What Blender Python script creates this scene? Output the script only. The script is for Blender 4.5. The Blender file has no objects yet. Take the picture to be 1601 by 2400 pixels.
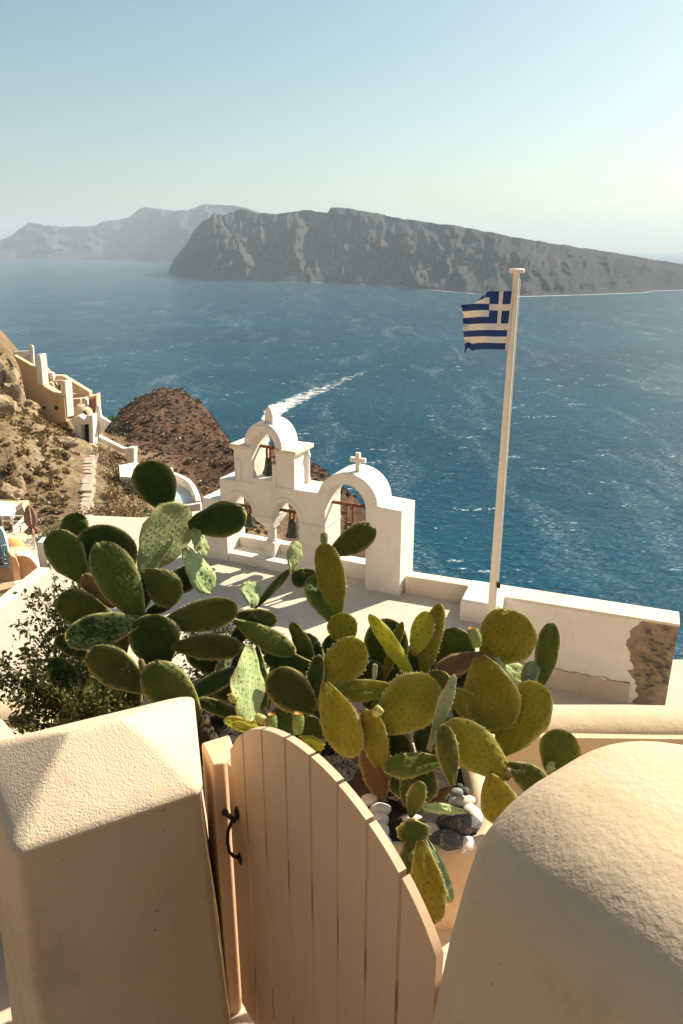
import bpy, bmesh, math, random
import numpy as np
from mathutils import Vector, Matrix, noise
from mathutils.geometry import tessellate_polygon
random.seed(7); rng = np.random.default_rng(7)
R = math.radians
sc = bpy.context.scene
COL = sc.collection

# ------------------------------------------------------------------ camera
FPX = 1760.0                                  # focal length in pixels of the 1601 x 2400 photograph
PITCH = math.atan(622 / FPX)                  # looking down on the village, sea horizon high in the frame
cam_d = bpy.data.cameras.new('camera'); cam = bpy.data.objects.new('camera', cam_d); COL.objects.link(cam)
cam_d.sensor_fit = 'VERTICAL'; cam_d.sensor_height = 36.0; cam_d.sensor_width = 24.0
cam_d.lens = 36.0 * FPX / 2400
cam.location = (0, 0, 0); cam.rotation_euler = (math.pi / 2 - PITCH, 0, 0)
cam_d.clip_start = 0.05; cam_d.clip_end = 80000
sc.camera = cam

# ------------------------------------------------------------------ sky, sun, exposure
SUN_AZ, SUN_EL = R(52), R(37)
SUN = Vector((math.sin(SUN_AZ) * math.cos(SUN_EL), math.cos(SUN_AZ) * math.cos(SUN_EL), math.sin(SUN_EL)))
world = bpy.data.worlds.new('World'); sc.world = world; world.use_nodes = True
wn = world.node_tree.nodes; wl = world.node_tree.links
sky = wn.new('ShaderNodeTexSky'); sky.sky_type = 'NISHITA'; sky.sun_disc = False
sky.sun_elevation = SUN_EL; sky.sun_rotation = SUN_AZ
sky.altitude = 100; sky.air_density = 1.0; sky.dust_density = 1.5; sky.ozone_density = 1.0
wb = wn['Background']
tint = wn.new('ShaderNodeMix'); tint.data_type = 'RGBA'; tint.blend_type = 'MULTIPLY'; tint.inputs[0].default_value = 1.0
wl.new(sky.outputs[0], tint.inputs[6]); tint.inputs[7].default_value = (0.88, 0.945, 0.83, 1)
wl.new(tint.outputs[2], wb.inputs[0]); wb.inputs[1].default_value = 0.070
sun_d = bpy.data.lights.new('sun', 'SUN'); sun_o = bpy.data.objects.new('sun', sun_d); COL.objects.link(sun_o)
sun_d.energy = 5.0; sun_d.angle = R(0.55); sun_d.color = (1.0, 0.895, 0.73)
sun_o.rotation_euler = SUN.to_track_quat('Z', 'Y').to_euler(); sun_o.location = (20, 15, 30)
sc.view_settings.view_transform = 'Standard'; sc.view_settings.look = 'None'
sc.view_settings.exposure = 1.0; sc.view_settings.gamma = 1.0
sc.render.engine = 'CYCLES'
cy = sc.cycles
cy.use_denoising = True
try: cy.denoiser = 'OPENIMAGEDENOISE'
except Exception: pass
cy.max_bounces = 6; cy.diffuse_bounces = 4; cy.glossy_bounces = 2; cy.transmission_bounces = 2
cy.transparent_max_bounces = 8; cy.volume_bounces = 0; cy.caustics_reflective = False; cy.caustics_refractive = False
cy.sample_clamp_indirect = 6.0

# ------------------------------------------------------------------ photo measurements -> places
CP, SP = math.cos(PITCH), math.sin(PITCH)
def ray(u, v):
    x = (u - 800.5) / FPX; y = (1200 - v) / FPX
    return Vector((x, CP + y * SP, -SP + y * CP))
def onz(u, v, z): r = ray(u, v); return r * (z / r.z)          # point on a level at height z
def ony(u, v, Y): r = ray(u, v); return r * (Y / r.y)          # point at distance Y
def ond(u, v, d): return ray(u, v) * d
def onplane(u, v, O, n): r = ray(u, v); return r * (O.dot(n) / r.dot(n))

# ------------------------------------------------------------------ mesh helpers
class MB:
    """collects geometry (world coordinates) for ONE mesh object"""
    def __init__(s): s.v = []; s.f = []; s.m = []
    def add(s, vs, fs, mi=0):
        o = len(s.v); s.v += [tuple(p) for p in vs]
        s.f += [tuple(i + o for i in f) for f in fs]; s.m += [mi] * len(fs)
        return s
    def box(s, o, a, b, c, mi=0):
        o, a, b, c = Vector(o), Vector(a), Vector(b), Vector(c)
        if a.cross(b).dot(c) < 0: a, b = b, a
        vs = [o, o + a, o + a + b, o + b, o + c, o + a + c, o + a + b + c, o + b + c]
        return s.add(vs, [(0, 3, 2, 1), (4, 5, 6, 7), (0, 1, 5, 4), (1, 2, 6, 5), (2, 3, 7, 6), (3, 0, 4, 7)], mi)
    def prism(s, outer, vec, holes=(), mi=0):
        """solid made from a planar outline (with holes) pushed along vec"""
        vec = Vector(vec); loops = [[Vector(p) for p in outer]] + [[Vector(p) for p in h] for h in holes]
        tris = tessellate_polygon(loops); flat = [p for l in loops for p in l]; n = len(flat)
        nn = Vector((0, 0, 0))
        for t in tris:
            nn += (flat[t[1]] - flat[t[0]]).cross(flat[t[2]] - flat[t[0]]) * 0 if False else Vector((0, 0, 0))
        fs = []
        for t in tris:
            g = (flat[t[1]] - flat[t[0]]).cross(flat[t[2]] - flat[t[0]])
            if g.length < 1e-12: continue
            t = tuple(t) if g.dot(vec) < 0 else (t[0], t[2], t[1])
            fs.append(t); fs.append((t[0] + n, t[2] + n, t[1] + n))
        o = 0
        for li, l in enumerate(loops):
            k = len(l)
            ar = Vector((0, 0, 0))
            for i in range(k): ar += l[i].cross(l[(i + 1) % k])
            ccw = ar.dot(vec) > 0
            for i in range(k):
                a, b = o + i, o + (i + 1) % k
                q = (a, b, b + n, a + n) if ccw == (li == 0) else (b, a, a + n, b + n)
                fs.append(q)
            o += k
        return s.add(flat + [p + vec for p in flat], fs, mi)
    def tube(s, pts, rad, n=10, mi=0, cap=True):
        pts = [Vector(p) for p in pts]; rad = rad if hasattr(rad, '__len__') else [rad] * len(pts)
        vs = []; up = Vector((0, 0, 1)); ref = None
        for i, p in enumerate(pts):
            t = (pts[min(i + 1, len(pts) - 1)] - pts[max(i - 1, 0)]).normalized()
            if ref is None: ref = t.orthogonal().normalized()
            ref = (ref - t * ref.dot(t)).normalized(); b = t.cross(ref)
            for k in range(n):
                a = 2 * math.pi * k / n; vs.append(p + (ref * math.cos(a) + b * math.sin(a)) * rad[i])
        fs = [(i * n + k, i * n + (k + 1) % n, (i + 1) * n + (k + 1) % n, (i + 1) * n + k) for i in range(len(pts) - 1) for k in range(n)]
        if cap: fs += [tuple(range(n - 1, -1, -1)), tuple((len(pts) - 1) * n + k for k in range(n))]
        return s.add(vs, fs, mi)
    def lathe(s, c, prof, n=20, mi=0, axis=None):
        c = Vector(c); vs = []
        for r, z in prof:
            for k in range(n):
                a = 2 * math.pi * k / n; vs.append(c + Vector((r * math.cos(a), r * math.sin(a), z)))
        fs = [(i * n + k, i * n + (k + 1) % n, (i + 1) * n + (k + 1) % n, (i + 1) * n + k) for i in range(len(prof) - 1) for k in range(n)]
        return s.add(vs, fs, mi)
    def loft(s, rings, mi=0, cap0=True, cap1=True):
        n = len(rings[0]); vs = [p for r in rings for p in r]
        fs = [(i * n + k, i * n + (k + 1) % n, (i + 1) * n + (k + 1) % n, (i + 1) * n + k) for i in range(len(rings) - 1) for k in range(n)]
        if cap0: fs.append(tuple(range(n - 1, -1, -1)))
        if cap1: fs.append(tuple((len(rings) - 1) * n + k for k in range(n)))
        return s.add(vs, fs, mi)
    def build(s, name, mats, parent=None, smooth=None, bevel=0, seg=2):
        return mk(name, s.v, s.f, mats, parent, smooth, s.m, bevel, seg)

def wloc(o):
    v = Vector((0, 0, 0))
    while o is not None: v += o.location; o = o.parent
    return v
def mk(name, verts, faces, mats, parent=None, smooth=None, midx=None, bevel=0, seg=2, origin=None):
    V = np.array(verts, dtype=float).reshape(-1, 3)
    base = wloc(parent) if parent else Vector((0, 0, 0))
    if origin is None:
        lo, hi = V.min(0), V.max(0)
        origin = Vector(((lo[0] + hi[0]) / 2, (lo[1] + hi[1]) / 2, lo[2])) if not parent else Vector(((lo + hi) / 2))
    V = V - np.array(origin)
    me = bpy.data.meshes.new(name); me.from_pydata(V.tolist(), [], faces)
    mats = mats if isinstance(mats, (list, tuple)) else [mats]
    for m in mats: me.materials.append(m)
    if midx is not None and len(mats) > 1: me.polygons.foreach_set('material_index', midx)
    me.update()
    if smooth is not None:
        me.polygons.foreach_set('use_smooth', [True] * len(me.polygons))
        if smooth < 180: me.set_sharp_from_angle(angle=R(smooth))
    o = bpy.data.objects.new(name, me); COL.objects.link(o)
    o.location = origin - base
    if parent: o.parent = parent
    if bevel:
        b = o.modifiers.new('bevel', 'BEVEL'); b.width = bevel; b.segments = seg; b.limit_method = 'ANGLE'; b.angle_limit = R(35)
        b.harden_normals = False
        me.polygons.foreach_set('use_smooth', [True] * len(me.polygons)); me.set_sharp_from_angle(angle=R(50))
    return o
def thing(name, loc, label, cat, group=None):
    o = bpy.data.objects.new(name, None); COL.objects.link(o); o.location = loc; o.empty_display_size = 0.2
    return tag(o, label, cat, group)
def tag(o, label=None, cat=None, group=None, kind=None):
    if label: o['label'] = label
    if cat: o['category'] = cat
    if group: o['group'] = group
    if kind: o['kind'] = kind
    return o
def fbm(x, y, z=0.0, oct=4):
    return noise.fractal(Vector((x, y, z)), 1.0, 2.0, oct)

# ------------------------------------------------------------------ materials
def mat(name):
    m = bpy.data.materials.new(name); m.use_nodes = True
    return m, m.node_tree.nodes, m.node_tree.links, m.node_tree.nodes['Principled BSDF']
def rgb(c): return (c[0], c[1], c[2], 1)
def coord(N, L, scale=(1, 1, 1), rot=(0, 0, 0), src='pos'):
    mp = N.new('ShaderNodeMapping'); mp.inputs['Scale'].default_value = scale; mp.inputs['Rotation'].default_value = rot
    if src == 'pos': g = N.new('ShaderNodeNewGeometry'); L.new(g.outputs['Position'], mp.inputs[0])
    else: g = N.new('ShaderNodeTexCoord'); L.new(g.outputs['Object'], mp.inputs[0])
    return mp.outputs[0]
def ntex(N, L, co, scale, detail=4, rough=0.55, dist=0.0):
    t = N.new('ShaderNodeTexNoise'); t.inputs['Scale'].default_value = scale; t.inputs['Detail'].default_value = detail
    t.inputs['Roughness'].default_value = rough; t.inputs['Distortion'].default_value = dist
    L.new(co, t.inputs['Vector']); return t.outputs[0]
def ramp(N, L, fac, stops, interp='LINEAR'):
    r = N.new('ShaderNodeValToRGB'); cr = r.color_ramp; cr.interpolation = interp
    while len(cr.elements) < len(stops): cr.elements.new(0.5)
    for e, (p, c) in zip(cr.elements, stops): e.position = p; e.color = rgb(c) if len(c) == 3 else c
    L.new(fac, r.inputs[0]); return r.outputs[0]
def mix(N, L, fac, a, b, mode='MIX'):
    m = N.new('ShaderNodeMix'); m.data_type = 'RGBA'; m.blend_type = mode
    if isinstance(fac, (int, float)): m.inputs[0].default_value = fac
    else: L.new(fac, m.inputs[0])
    for i, x in ((6, a), (7, b)):
        if isinstance(x, (tuple, list)): m.inputs[i].default_value = rgb(x)
        else: L.new(x, m.inputs[i])
    return m.outputs[2]
def math_(N, L, op, a, b=None):
    m = N.new('ShaderNodeMath'); m.operation = op
    for i, x in enumerate((a, b)):
        if x is None: continue
        if isinstance(x, (int, float)): m.inputs[i].default_value = x
        else: L.new(x, m.inputs[i])
    return m.outputs[0]
def bump(N, L, h, dist, strength=1.0, prev=None):
    b = N.new('ShaderNodeBump'); b.inputs['Distance'].default_value = dist; b.inputs['Strength'].default_value = strength
    L.new(h, b.inputs['Height'])
    if prev is not None: L.new(prev, b.inputs['Normal'])
    return b.outputs[0]

def plaster(name, c, var=0.10, grain=90.0, gd=0.0035, coarse=6.0, cd=0.012, stain=None, stain_amt=0.25, rough=0.9, src='pos', sscale=2.2, speck=None):
    m, N, L, P = mat(name); co = coord(N, L, src=src)
    n1 = ntex(N, L, co, coarse * 0.35, 5, 0.6)
    dark = tuple(x * (1 - var) for x in c); lite = tuple(min(1, x * (1 + var * 0.5)) for x in c)
    col = ramp(N, L, n1, [(0.3, dark), (0.7, lite)])
    if stain:
        n3 = ntex(N, L, co, sscale, 8, 0.68, 0.4)
        col = mix(N, L, ramp(N, L, n3, [(0.5, (0, 0, 0)), (0.72, (stain_amt,) * 3)]), col, stain)
    if speck:
        n4 = ntex(N, L, co, speck, 3, 0.5, 0.3); n5 = ntex(N, L, co, 1.7, 3)
        sp_ = math_(N, L, 'MULTIPLY', ramp(N, L, n4, [(0.70, (0, 0, 0)), (0.76, (0.75,) * 3)]), ramp(N, L, n5, [(0.42, (0, 0, 0)), (0.62, (1, 1, 1))]))
        col = mix(N, L, sp_, col, (0.10, 0.065, 0.04))
    L.new(col, P.inputs['Base Color']); P.inputs['Roughness'].default_value = rough
    b1 = bump(N, L, ntex(N, L, co, coarse, 3), cd, 0.8)
    b2 = bump(N, L, ntex(N, L, co, grain, 3, 0.6), gd, 1.0, b1)
    L.new(b2, P.inputs['Normal'])
    return m
M = {}
M['stucco'] = plaster('sunlit_stucco', (0.66, 0.52, 0.355), 0.07, 165, 0.0032, 5, 0.010, (0.42, 0.30, 0.19), 0.30)  # lighter copy of the wall paint, sunlight on the cap put into its colour
M['stucco_wall'] = plaster('peach_plaster', (0.62, 0.465, 0.305), 0.08, 70, 0.0022, 4, 0.012, (0.36, 0.25, 0.15), 0.5, speck=34)  # same paint as the cap, kept darker for its shaded faces
M['white'] = plaster('whitewash', (0.82, 0.77, 0.69), 0.05, 40, 0.004, 3, 0.02, (0.58, 0.48, 0.35), 0.4, speck=16)
M['white_top'] = plaster('weathered_whitewash', (0.78, 0.68, 0.52), 0.10, 30, 0.004, 3, 0.02, (0.62, 0.48, 0.30), 0.5)
M['terrace'] = plaster('terrace_screed', (0.62, 0.52, 0.40), 0.12, 25, 0.004, 2.0, 0.015, (0.36, 0.32, 0.27), 0.6, sscale=1.1, speck=9)
M['cream_floor'] = plaster('cream_floor', (0.62, 0.50, 0.37), 0.06, 40, 0.003, 3, 0.01, (0.50, 0.40, 0.30), 0.3)
M['rubble'] = plaster('bare_rubble_wall', (0.36, 0.28, 0.19), 0.45, 35, 0.02, 9, 0.05, (0.10, 0.07, 0.05), 0.8, sscale=7)
M['ochre'] = plaster('ochre_plaster', (0.58, 0.40, 0.22), 0.12, 6, 0.02, 0.8, 0.05, (0.36, 0.23, 0.13), 0.55, sscale=0.3)
M['ochre_lt'] = plaster('pale_ochre_plaster', (0.66, 0.50, 0.33), 0.12, 6, 0.02, 0.8, 0.05, (0.42, 0.30, 0.20), 0.5, sscale=0.4)
M['farwhite'] = plaster('distant_whitewash', (0.80, 0.74, 0.64), 0.06, 6, 0.01, 0.8, 0.04, (0.58, 0.49, 0.38), 0.4, sscale=0.5)
M['peach'] = plaster('peach_house_plaster', (0.72, 0.44, 0.26), 0.08, 8, 0.01, 0.8, 0.03, (0.50, 0.30, 0.18), 0.4, sscale=0.6)
M['orange'] = plaster('orange_plaster', (0.72, 0.34, 0.12), 0.15, 8, 0.01, 0.8, 0.03)
M['redbrick'] = plaster('red_brick', (0.36, 0.17, 0.11), 0.25, 5, 0.03, 1.5, 0.05, (0.16, 0.09, 0.07), 0.6, sscale=1.2)
M['redtrim'] = plaster('red_trim', (0.52, 0.26, 0.17), 0.15, 6, 0.01, 1, 0.03)
def simple(name, c, rough=0.6, metal=0.0, var=0.15, scale=20.0, bd=0.002):
    m, N, L, P = mat(name); co = coord(N, L)
    n = ntex(N, L, co, scale, 5, 0.6)
    L.new(ramp(N, L, n, [(0.3, tuple(x * (1 - var) for x in c)), (0.7, tuple(min(1, x * (1 + var)) for x in c))]), P.inputs['Base Color'])
    P.inputs['Roughness'].default_value = rough; P.inputs['Metallic'].default_value = metal
    L.new(bump(N, L, n, bd), P.inputs['Normal']); return m
M['dark'] = simple('dark_opening', (0.02, 0.018, 0.015), 0.9)
M['pole'] = simple('white_pole_paint', (0.82, 0.74, 0.62), 0.45, 0, 0.05, 8, 0.001)
M['bronze'] = simple('bell_bronze', (0.075, 0.085, 0.06), 0.55, 0.6, 0.35, 12, 0.004)
M['rust'] = simple('rusty_iron', (0.19, 0.068, 0.03), 0.85, 0.1, 0.5, 14, 0.004)
M['iron'] = simple('black_iron', (0.018, 0.014, 0.011), 0.5, 0.5, 0.3, 40, 0.001)
M['bluepaint'] = simple('pale_blue_paint', (0.36, 0.55, 0.62), 0.55, 0, 0.12, 6, 0.004)
M['bluefloor'] = simple('pool_water', (0.40, 0.47, 0.49), 0.1, 0, 0.08, 0.5, 0.01)
M['greyfloor'] = simple('grey_screed', (0.48, 0.50, 0.52), 0.9, 0, 0.1, 1.0, 0.01)
M['canvas'] = simple('taupe_canvas', (0.36, 0.23, 0.16), 0.95, 0, 0.25, 6, 0.01)
M['stone_step'] = simple('pale_step_stone', (0.44, 0.36, 0.27), 0.95, 0, 0.25, 1.2, 0.03)
M['soil'] = simple('dark_soil', (0.035, 0.022, 0.014), 1.0, 0, 0.5, 25, 0.02)

def gate_paint():
    m, N, L, P = mat('gate_paint'); co = coord(N, L, (30, 30, 1.6))
    n = ntex(N, L, co, 2.0, 5, 0.6); co2 = coord(N, L)
    d = ntex(N, L, co2, 7.0, 7, 0.65)
    col = ramp(N, L, n, [(0.3, (0.65, 0.455, 0.29)), (0.7, (0.685, 0.485, 0.31))])
    col = mix(N, L, ramp(N, L, d, [(0.55, (0, 0, 0)), (0.8, (0.35,) * 3)]), col, (0.52, 0.36, 0.23))
    L.new(col, P.inputs['Base Color']); P.inputs['Roughness'].default_value = 0.62
    L.new(bump(N, L, n, 0.0012, 0.8), P.inputs['Normal']); return m
M['gate'] = gate_paint()

def cactus_mat(name, c1, c2, trans=0.25):
    m, N, L, P = mat(name); oi = N.new('ShaderNodeObjectInfo')
    at = N.new('ShaderNodeAttribute'); at.attribute_name = 'padco'           # across, along, seed (metres)
    def pc(sc):
        mp = N.new('ShaderNodeMapping'); mp.inputs['Scale'].default_value = sc; L.new(at.outputs['Vector'], mp.inputs[0]); return mp.outputs[0]
    sx = N.new('ShaderNodeSeparateXYZ'); L.new(at.outputs['Vector'], sx.inputs[0])
    n1 = ntex(N, L, pc((1, 0.6, 1)), 12, 4, 0.6); n2 = ntex(N, L, pc((1, 1, 1)), 34, 6, 0.72)
    wr = ntex(N, L, pc((1, 0.16, 1)), 85, 3, 0.55, 0.4)
    col = ramp(N, L, n1, [(0.25, c1), (0.75, c2)])
    hs = N.new('ShaderNodeHueSaturation'); L.new(col, hs.inputs['Color'])
    L.new(math_(N, L, 'ADD', math_(N, L, 'MULTIPLY', oi.outputs['Random'], 0.55), 0.70), hs.inputs['Value'])
    L.new(math_(N, L, 'ADD', math_(N, L, 'MULTIPLY', oi.outputs['Random'], 0.035), 0.48), hs.inputs['Hue'])
    # corky brown at the joint and scattered scars
    base = math_(N, L, 'ADD', math_(N, L, 'MULTIPLY', sx.outputs[1], 14.0), math_(N, L, 'MULTIPLY', n2, 1.2))
    col = mix(N, L, ramp(N, L, base, [(0.55, (0.8,) * 3), (1.15, (0, 0, 0))]), hs.outputs[0], (0.17, 0.10, 0.04))
    col = mix(N, L, ramp(N, L, n2, [(0.60, (0, 0, 0)), (0.72, (0.6,) * 3)]), col, (0.22, 0.13, 0.05))
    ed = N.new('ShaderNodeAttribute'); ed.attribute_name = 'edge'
    col = mix(N, L, math_(N, L, 'MULTIPLY', ed.outputs['Fac'], math_(N, L, 'ADD', math_(N, L, 'MULTIPLY', n2, 1.5), 0.0)), col, (0.58, 0.52, 0.20))  # pale glochid line, brightened to paint in a sunlit rim highlight
    L.new(col, P.inputs['Base Color']); P.inputs['Roughness'].default_value = 0.66
    P.inputs['Specular IOR Level'].default_value = 0.2
    b1 = bump(N, L, wr, 0.007, 0.9); b2 = bump(N, L, n1, 0.012, 0.7, b1)
    L.new(b2, P.inputs['Normal'])
    tr = N.new('ShaderNodeBsdfTranslucent'); L.new(mix(N, L, 1.0, col, (1.0, 1.0, 0.45), 'MULTIPLY'), tr.inputs[0]); L.new(b2, tr.inputs[1])
    mx = N.new('ShaderNodeMixShader'); mx.inputs[0].default_value = trans
    L.new(P.outputs[0], mx.inputs[1]); L.new(tr.outputs[0], mx.inputs[2]); L.new(mx.outputs[0], N['Material Output'].inputs[0])
    return m
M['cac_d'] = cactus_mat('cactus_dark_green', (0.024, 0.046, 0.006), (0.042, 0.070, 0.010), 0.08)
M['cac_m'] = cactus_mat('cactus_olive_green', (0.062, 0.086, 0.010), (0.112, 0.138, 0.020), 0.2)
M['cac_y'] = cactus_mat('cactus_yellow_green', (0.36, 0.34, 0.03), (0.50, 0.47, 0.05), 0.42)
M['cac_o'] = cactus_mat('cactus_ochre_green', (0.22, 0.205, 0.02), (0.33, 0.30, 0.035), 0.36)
M['cac_l'] = cactus_mat('cactus_sunlit_green', (0.30, 0.36, 0.14), (0.42, 0.48, 0.22), 0.12)  # for sunlit pads: the sunlight is put into a paler base colour
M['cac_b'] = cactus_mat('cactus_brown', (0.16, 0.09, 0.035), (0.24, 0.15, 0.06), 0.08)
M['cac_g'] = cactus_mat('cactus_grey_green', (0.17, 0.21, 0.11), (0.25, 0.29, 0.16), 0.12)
M['areole'] = simple('cactus_areole', (0.05, 0.032, 0.018), 1.0, 0, 0.3, 60, 0.0005)
M['spine'] = simple('cactus_spine', (0.55, 0.46, 0.25), 0.8, 0, 0.2, 60, 0.0005)
M['fruit'] = simple('cactus_fruit', (0.40, 0.40, 0.10), 0.6, 0, 0.2, 40, 0.002)
M['blossom'] = simple('cactus_blossom', (0.75, 0.42, 0.12), 0.8, 0, 0.25, 60, 0.001)

def leaf_mat(name, a, b, tr=0.35):
    m, N, L, P = mat(name); g = N.new('ShaderNodeNewGeometry')
    col = ramp(N, L, g.outputs['Random Per Island'], [(0.0, a), (1.0, b)])
    L.new(col, P.inputs['Base Color']); P.inputs['Roughness'].default_value = 0.5
    t = N.new('ShaderNodeBsdfTranslucent'); L.new(col, t.inputs[0])
    mx = N.new('ShaderNodeMixShader'); mx.inputs[0].default_value = tr
    L.new(P.outputs[0], mx.inputs[1]); L.new(t.outputs[0], mx.inputs[2]); L.new(mx.outputs[0], N['Material Output'].inputs[0])
    return m
M['leaf'] = leaf_mat('shrub_leaf', (0.045, 0.065, 0.012), (0.22, 0.215, 0.055), 0.4)
M['leaf_dk'] = leaf_mat('dark_leaf', (0.03, 0.05, 0.015), (0.10, 0.12, 0.04))
M['dryleaf'] = leaf_mat('dry_grass', (0.22, 0.14, 0.055), (0.42, 0.29, 0.13), 0.2)
M['scrub'] = leaf_mat('hillside_scrub', (0.14, 0.10, 0.05), (0.36, 0.25, 0.12), 0.15)
M['redscrub'] = leaf_mat('knoll_scrub', (0.10, 0.065, 0.036), (0.21, 0.14, 0.075), 0.15)
M['twig'] = simple('twig', (0.12, 0.08, 0.04), 0.9, 0, 0.3, 30, 0.002)

def rock_mat(name, cols, scale=0.25, bd=0.8, zone=None):
    m, N, L, P = mat(name); co = coord(N, L)
    n1 = ntex(N, L, co, scale, 8, 0.65, 0.5); n2 = ntex(N, L, co, scale * 9, 6, 0.7)
    col = ramp(N, L, n1, [(0.25, cols[0]), (0.45, cols[1]), (0.6, cols[2]), (0.8, cols[3])])
    if zone:
        at = N.new('ShaderNodeAttribute'); at.attribute_name = 'zone'
        col2 = ramp(N, L, n1, [(0.25, zone[0]), (0.45, zone[1]), (0.6, zone[2]), (0.8, zone[3])])
        col = mix(N, L, at.outputs['Fac'], col, col2)
    col = mix(N, L, ramp(N, L, n2, [(0.35, (0.75,) * 3), (0.62, (0, 0, 0))]), col, mix(N, L, 1.0, col, (0.35, 0.30, 0.27), 'MULTIPLY'))
    L.new(col, P.inputs['Base Color']); P.inputs['Roughness'].default_value = 1.0; P.inputs['Specular IOR Level'].default_value = 0.1
    b1 = bump(N, L, n1, bd, 0.9); b2 = bump(N, L, n2, bd * 0.35, 1.0, b1)
    L.new(b2, P.inputs['Normal']); return m
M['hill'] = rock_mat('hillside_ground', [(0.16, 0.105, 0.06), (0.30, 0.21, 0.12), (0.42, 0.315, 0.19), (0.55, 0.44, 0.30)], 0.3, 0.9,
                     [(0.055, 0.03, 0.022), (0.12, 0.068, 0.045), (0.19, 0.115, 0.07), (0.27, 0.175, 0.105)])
M['boulder'] = rock_mat('cliff_rock', [(0.20, 0.13, 0.08), (0.42, 0.31, 0.19), (0.55, 0.43, 0.28), (0.62, 0.52, 0.38)], 0.5, 0.3)
def island_mat(name, cols):
    m, N, L, P = mat(name); co = coord(N, L, (1, 1, 1.0)); n1 = ntex(N, L, co, 0.005, 9, 0.68, 0.3)
    n2 = ntex(N, L, coord(N, L, (0.35, 0.35, 3.0)), 0.012, 6, 0.6)
    col = ramp(N, L, n1, [(0.3, cols[0]), (0.5, cols[1]), (0.7, cols[2])])
    col = mix(N, L, ramp(N, L, n2, [(0.55, (0, 0, 0)), (0.75, (0.5,) * 3)]), col, cols[3])
    L.new(col, P.inputs['Base Color']); P.inputs['Roughness'].default_value = 1.0; P.inputs['Specular IOR Level'].default_value = 0.0
    L.new(bump(N, L, n1, 30, 0.8), P.inputs['Normal']); return m
M['island'] = island_mat('near_island_rock', [(0.042, 0.044, 0.047), (0.064, 0.063, 0.062), (0.088, 0.080, 0.073), (0.13, 0.11, 0.092)])
M['island2'] = island_mat('far_island_rock', [(0.045, 0.047, 0.05), (0.065, 0.065, 0.066), (0.09, 0.085, 0.08), (0.12, 0.105, 0.095)])

def sea_mat():
    m, N, L, P = mat('aegean_water')
    wdir = R(-28)
    co = coord(N, L, (1, 2.3, 1), (0, 0, wdir)); co0 = coord(N, L)
    n1 = ntex(N, L, co, 0.16, 4, 0.55, 0.3); n2 = ntex(N, L, co, 0.55, 4, 0.6, 0.3); n3 = ntex(N, L, co, 0.035, 3, 0.5)
    big = ntex(N, L, coord(N, L, (1, 3.5, 1), (0, 0, R(8))), 0.0022, 4, 0.55)
    col = ramp(N, L, big, [(0.3, (0.0, 0.047, 0.088)), (0.7, (0.0, 0.069, 0.120))])
    # whitecaps: foam breaking on the wind sea
    cf = coord(N, L, (1, 2.0, 1), (0, 0, R(-14)))
    f1 = ntex(N, L, cf, 0.055, 3, 0.5, 0.2); f2 = ntex(N, L, cf, 0.33, 5, 0.65, 0.8)
    foam = math_(N, L, 'MULTIPLY', ramp(N, L, f1, [(0.64, (0, 0, 0)), (0.70, (1, 1, 1))]), ramp(N, L, f2, [(0.55, (0, 0, 0)), (0.64, (1, 1, 1))]))
    # thin broken crests
    c1 = ramp(N, L, n2, [(0.53, (0, 0, 0)), (0.70, (1, 1, 1))]); c2 = ramp(N, L, n1, [(0.46, (0, 0, 0)), (0.64, (1, 1, 1))])
    crest = math_(N, L, 'MULTIPLY', math_(N, L, 'MULTIPLY', c1, c2), math_(N, L, 'ADD', math_(N, L, 'MULTIPLY', ramp(N, L, ntex(N, L, co0, 0.012, 3), [(0.4, (0, 0, 0)), (0.65, (1, 1, 1))]), 0.36), 0.12))
    lace = ramp(N, L, ntex(N, L, coord(N, L, (1, 1.7, 1), (0, 0, R(-20))), 0.42, 7, 0.72, 0.9), [(0.50, (0, 0, 0)), (0.66, (1, 1, 1))])
    strk = ramp(N, L, ntex(N, L, coord(N, L, (1, 0.22, 1), (0, 0, R(-24))), 0.045, 4, 0.6, 0.5), [(0.53, (0, 0, 0)), (0.70, (1, 1, 1))])
    fo = math_(N, L, 'MAXIMUM', foam, math_(N, L, 'MAXIMUM', crest, math_(N, L, 'MULTIPLY', math_(N, L, 'MULTIPLY', lace, strk), 0.5)))  # real foam, with the lace strengthened to paint in missing sun glitter
    L.new(mix(N, L, fo, col, (0.72, 0.76, 0.74)), P.inputs['Base Color'])
    L.new(math_(N, L, 'ADD', math_(N, L, 'MULTIPLY', fo, 0.6), 0.13), P.inputs['Roughness'])
    P.inputs['IOR'].default_value = 1.33; P.inputs['Specular IOR Level'].default_value = 0.055
    b = bump(N, L, n3, 4.0, 0.8); b = bump(N, L, n1, 1.9, 1.0, b); b = bump(N, L, n2, 0.55, 1.0, b)
    L.new(b, P.inputs['Normal']); return m
M['sea'] = sea_mat()
def foam_mat(name, scale, lo, hi):
    m, N, L, P = mat(name); co = coord(N, L, (1, 1, 1)); n = ntex(N, L, co, scale, 7, 0.7, 0.6)
    at = N.new('ShaderNodeAttribute'); at.attribute_name = 'foam'
    a = math_(N, L, 'MULTIPLY', ramp(N, L, math_(N, L, 'ADD', n, math_(N, L, 'MULTIPLY', math_(N, L, 'SUBTRACT', at.outputs['Fac'], 0.5), 0.5)), [(lo, (0, 0, 0)), (hi, (1, 1, 1))]), 0.85)
    P.inputs['Base Color'].default_value = (0.74, 0.76, 0.73, 1); P.inputs['Roughness'].default_value = 0.9
    L.new(a, P.inputs['Alpha']); return m
M['wake'] = foam_mat('wake_foam', 0.16, 0.46, 0.66)
M['surf'] = foam_mat('surf_foam', 0.02, 0.42, 0.6)
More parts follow.
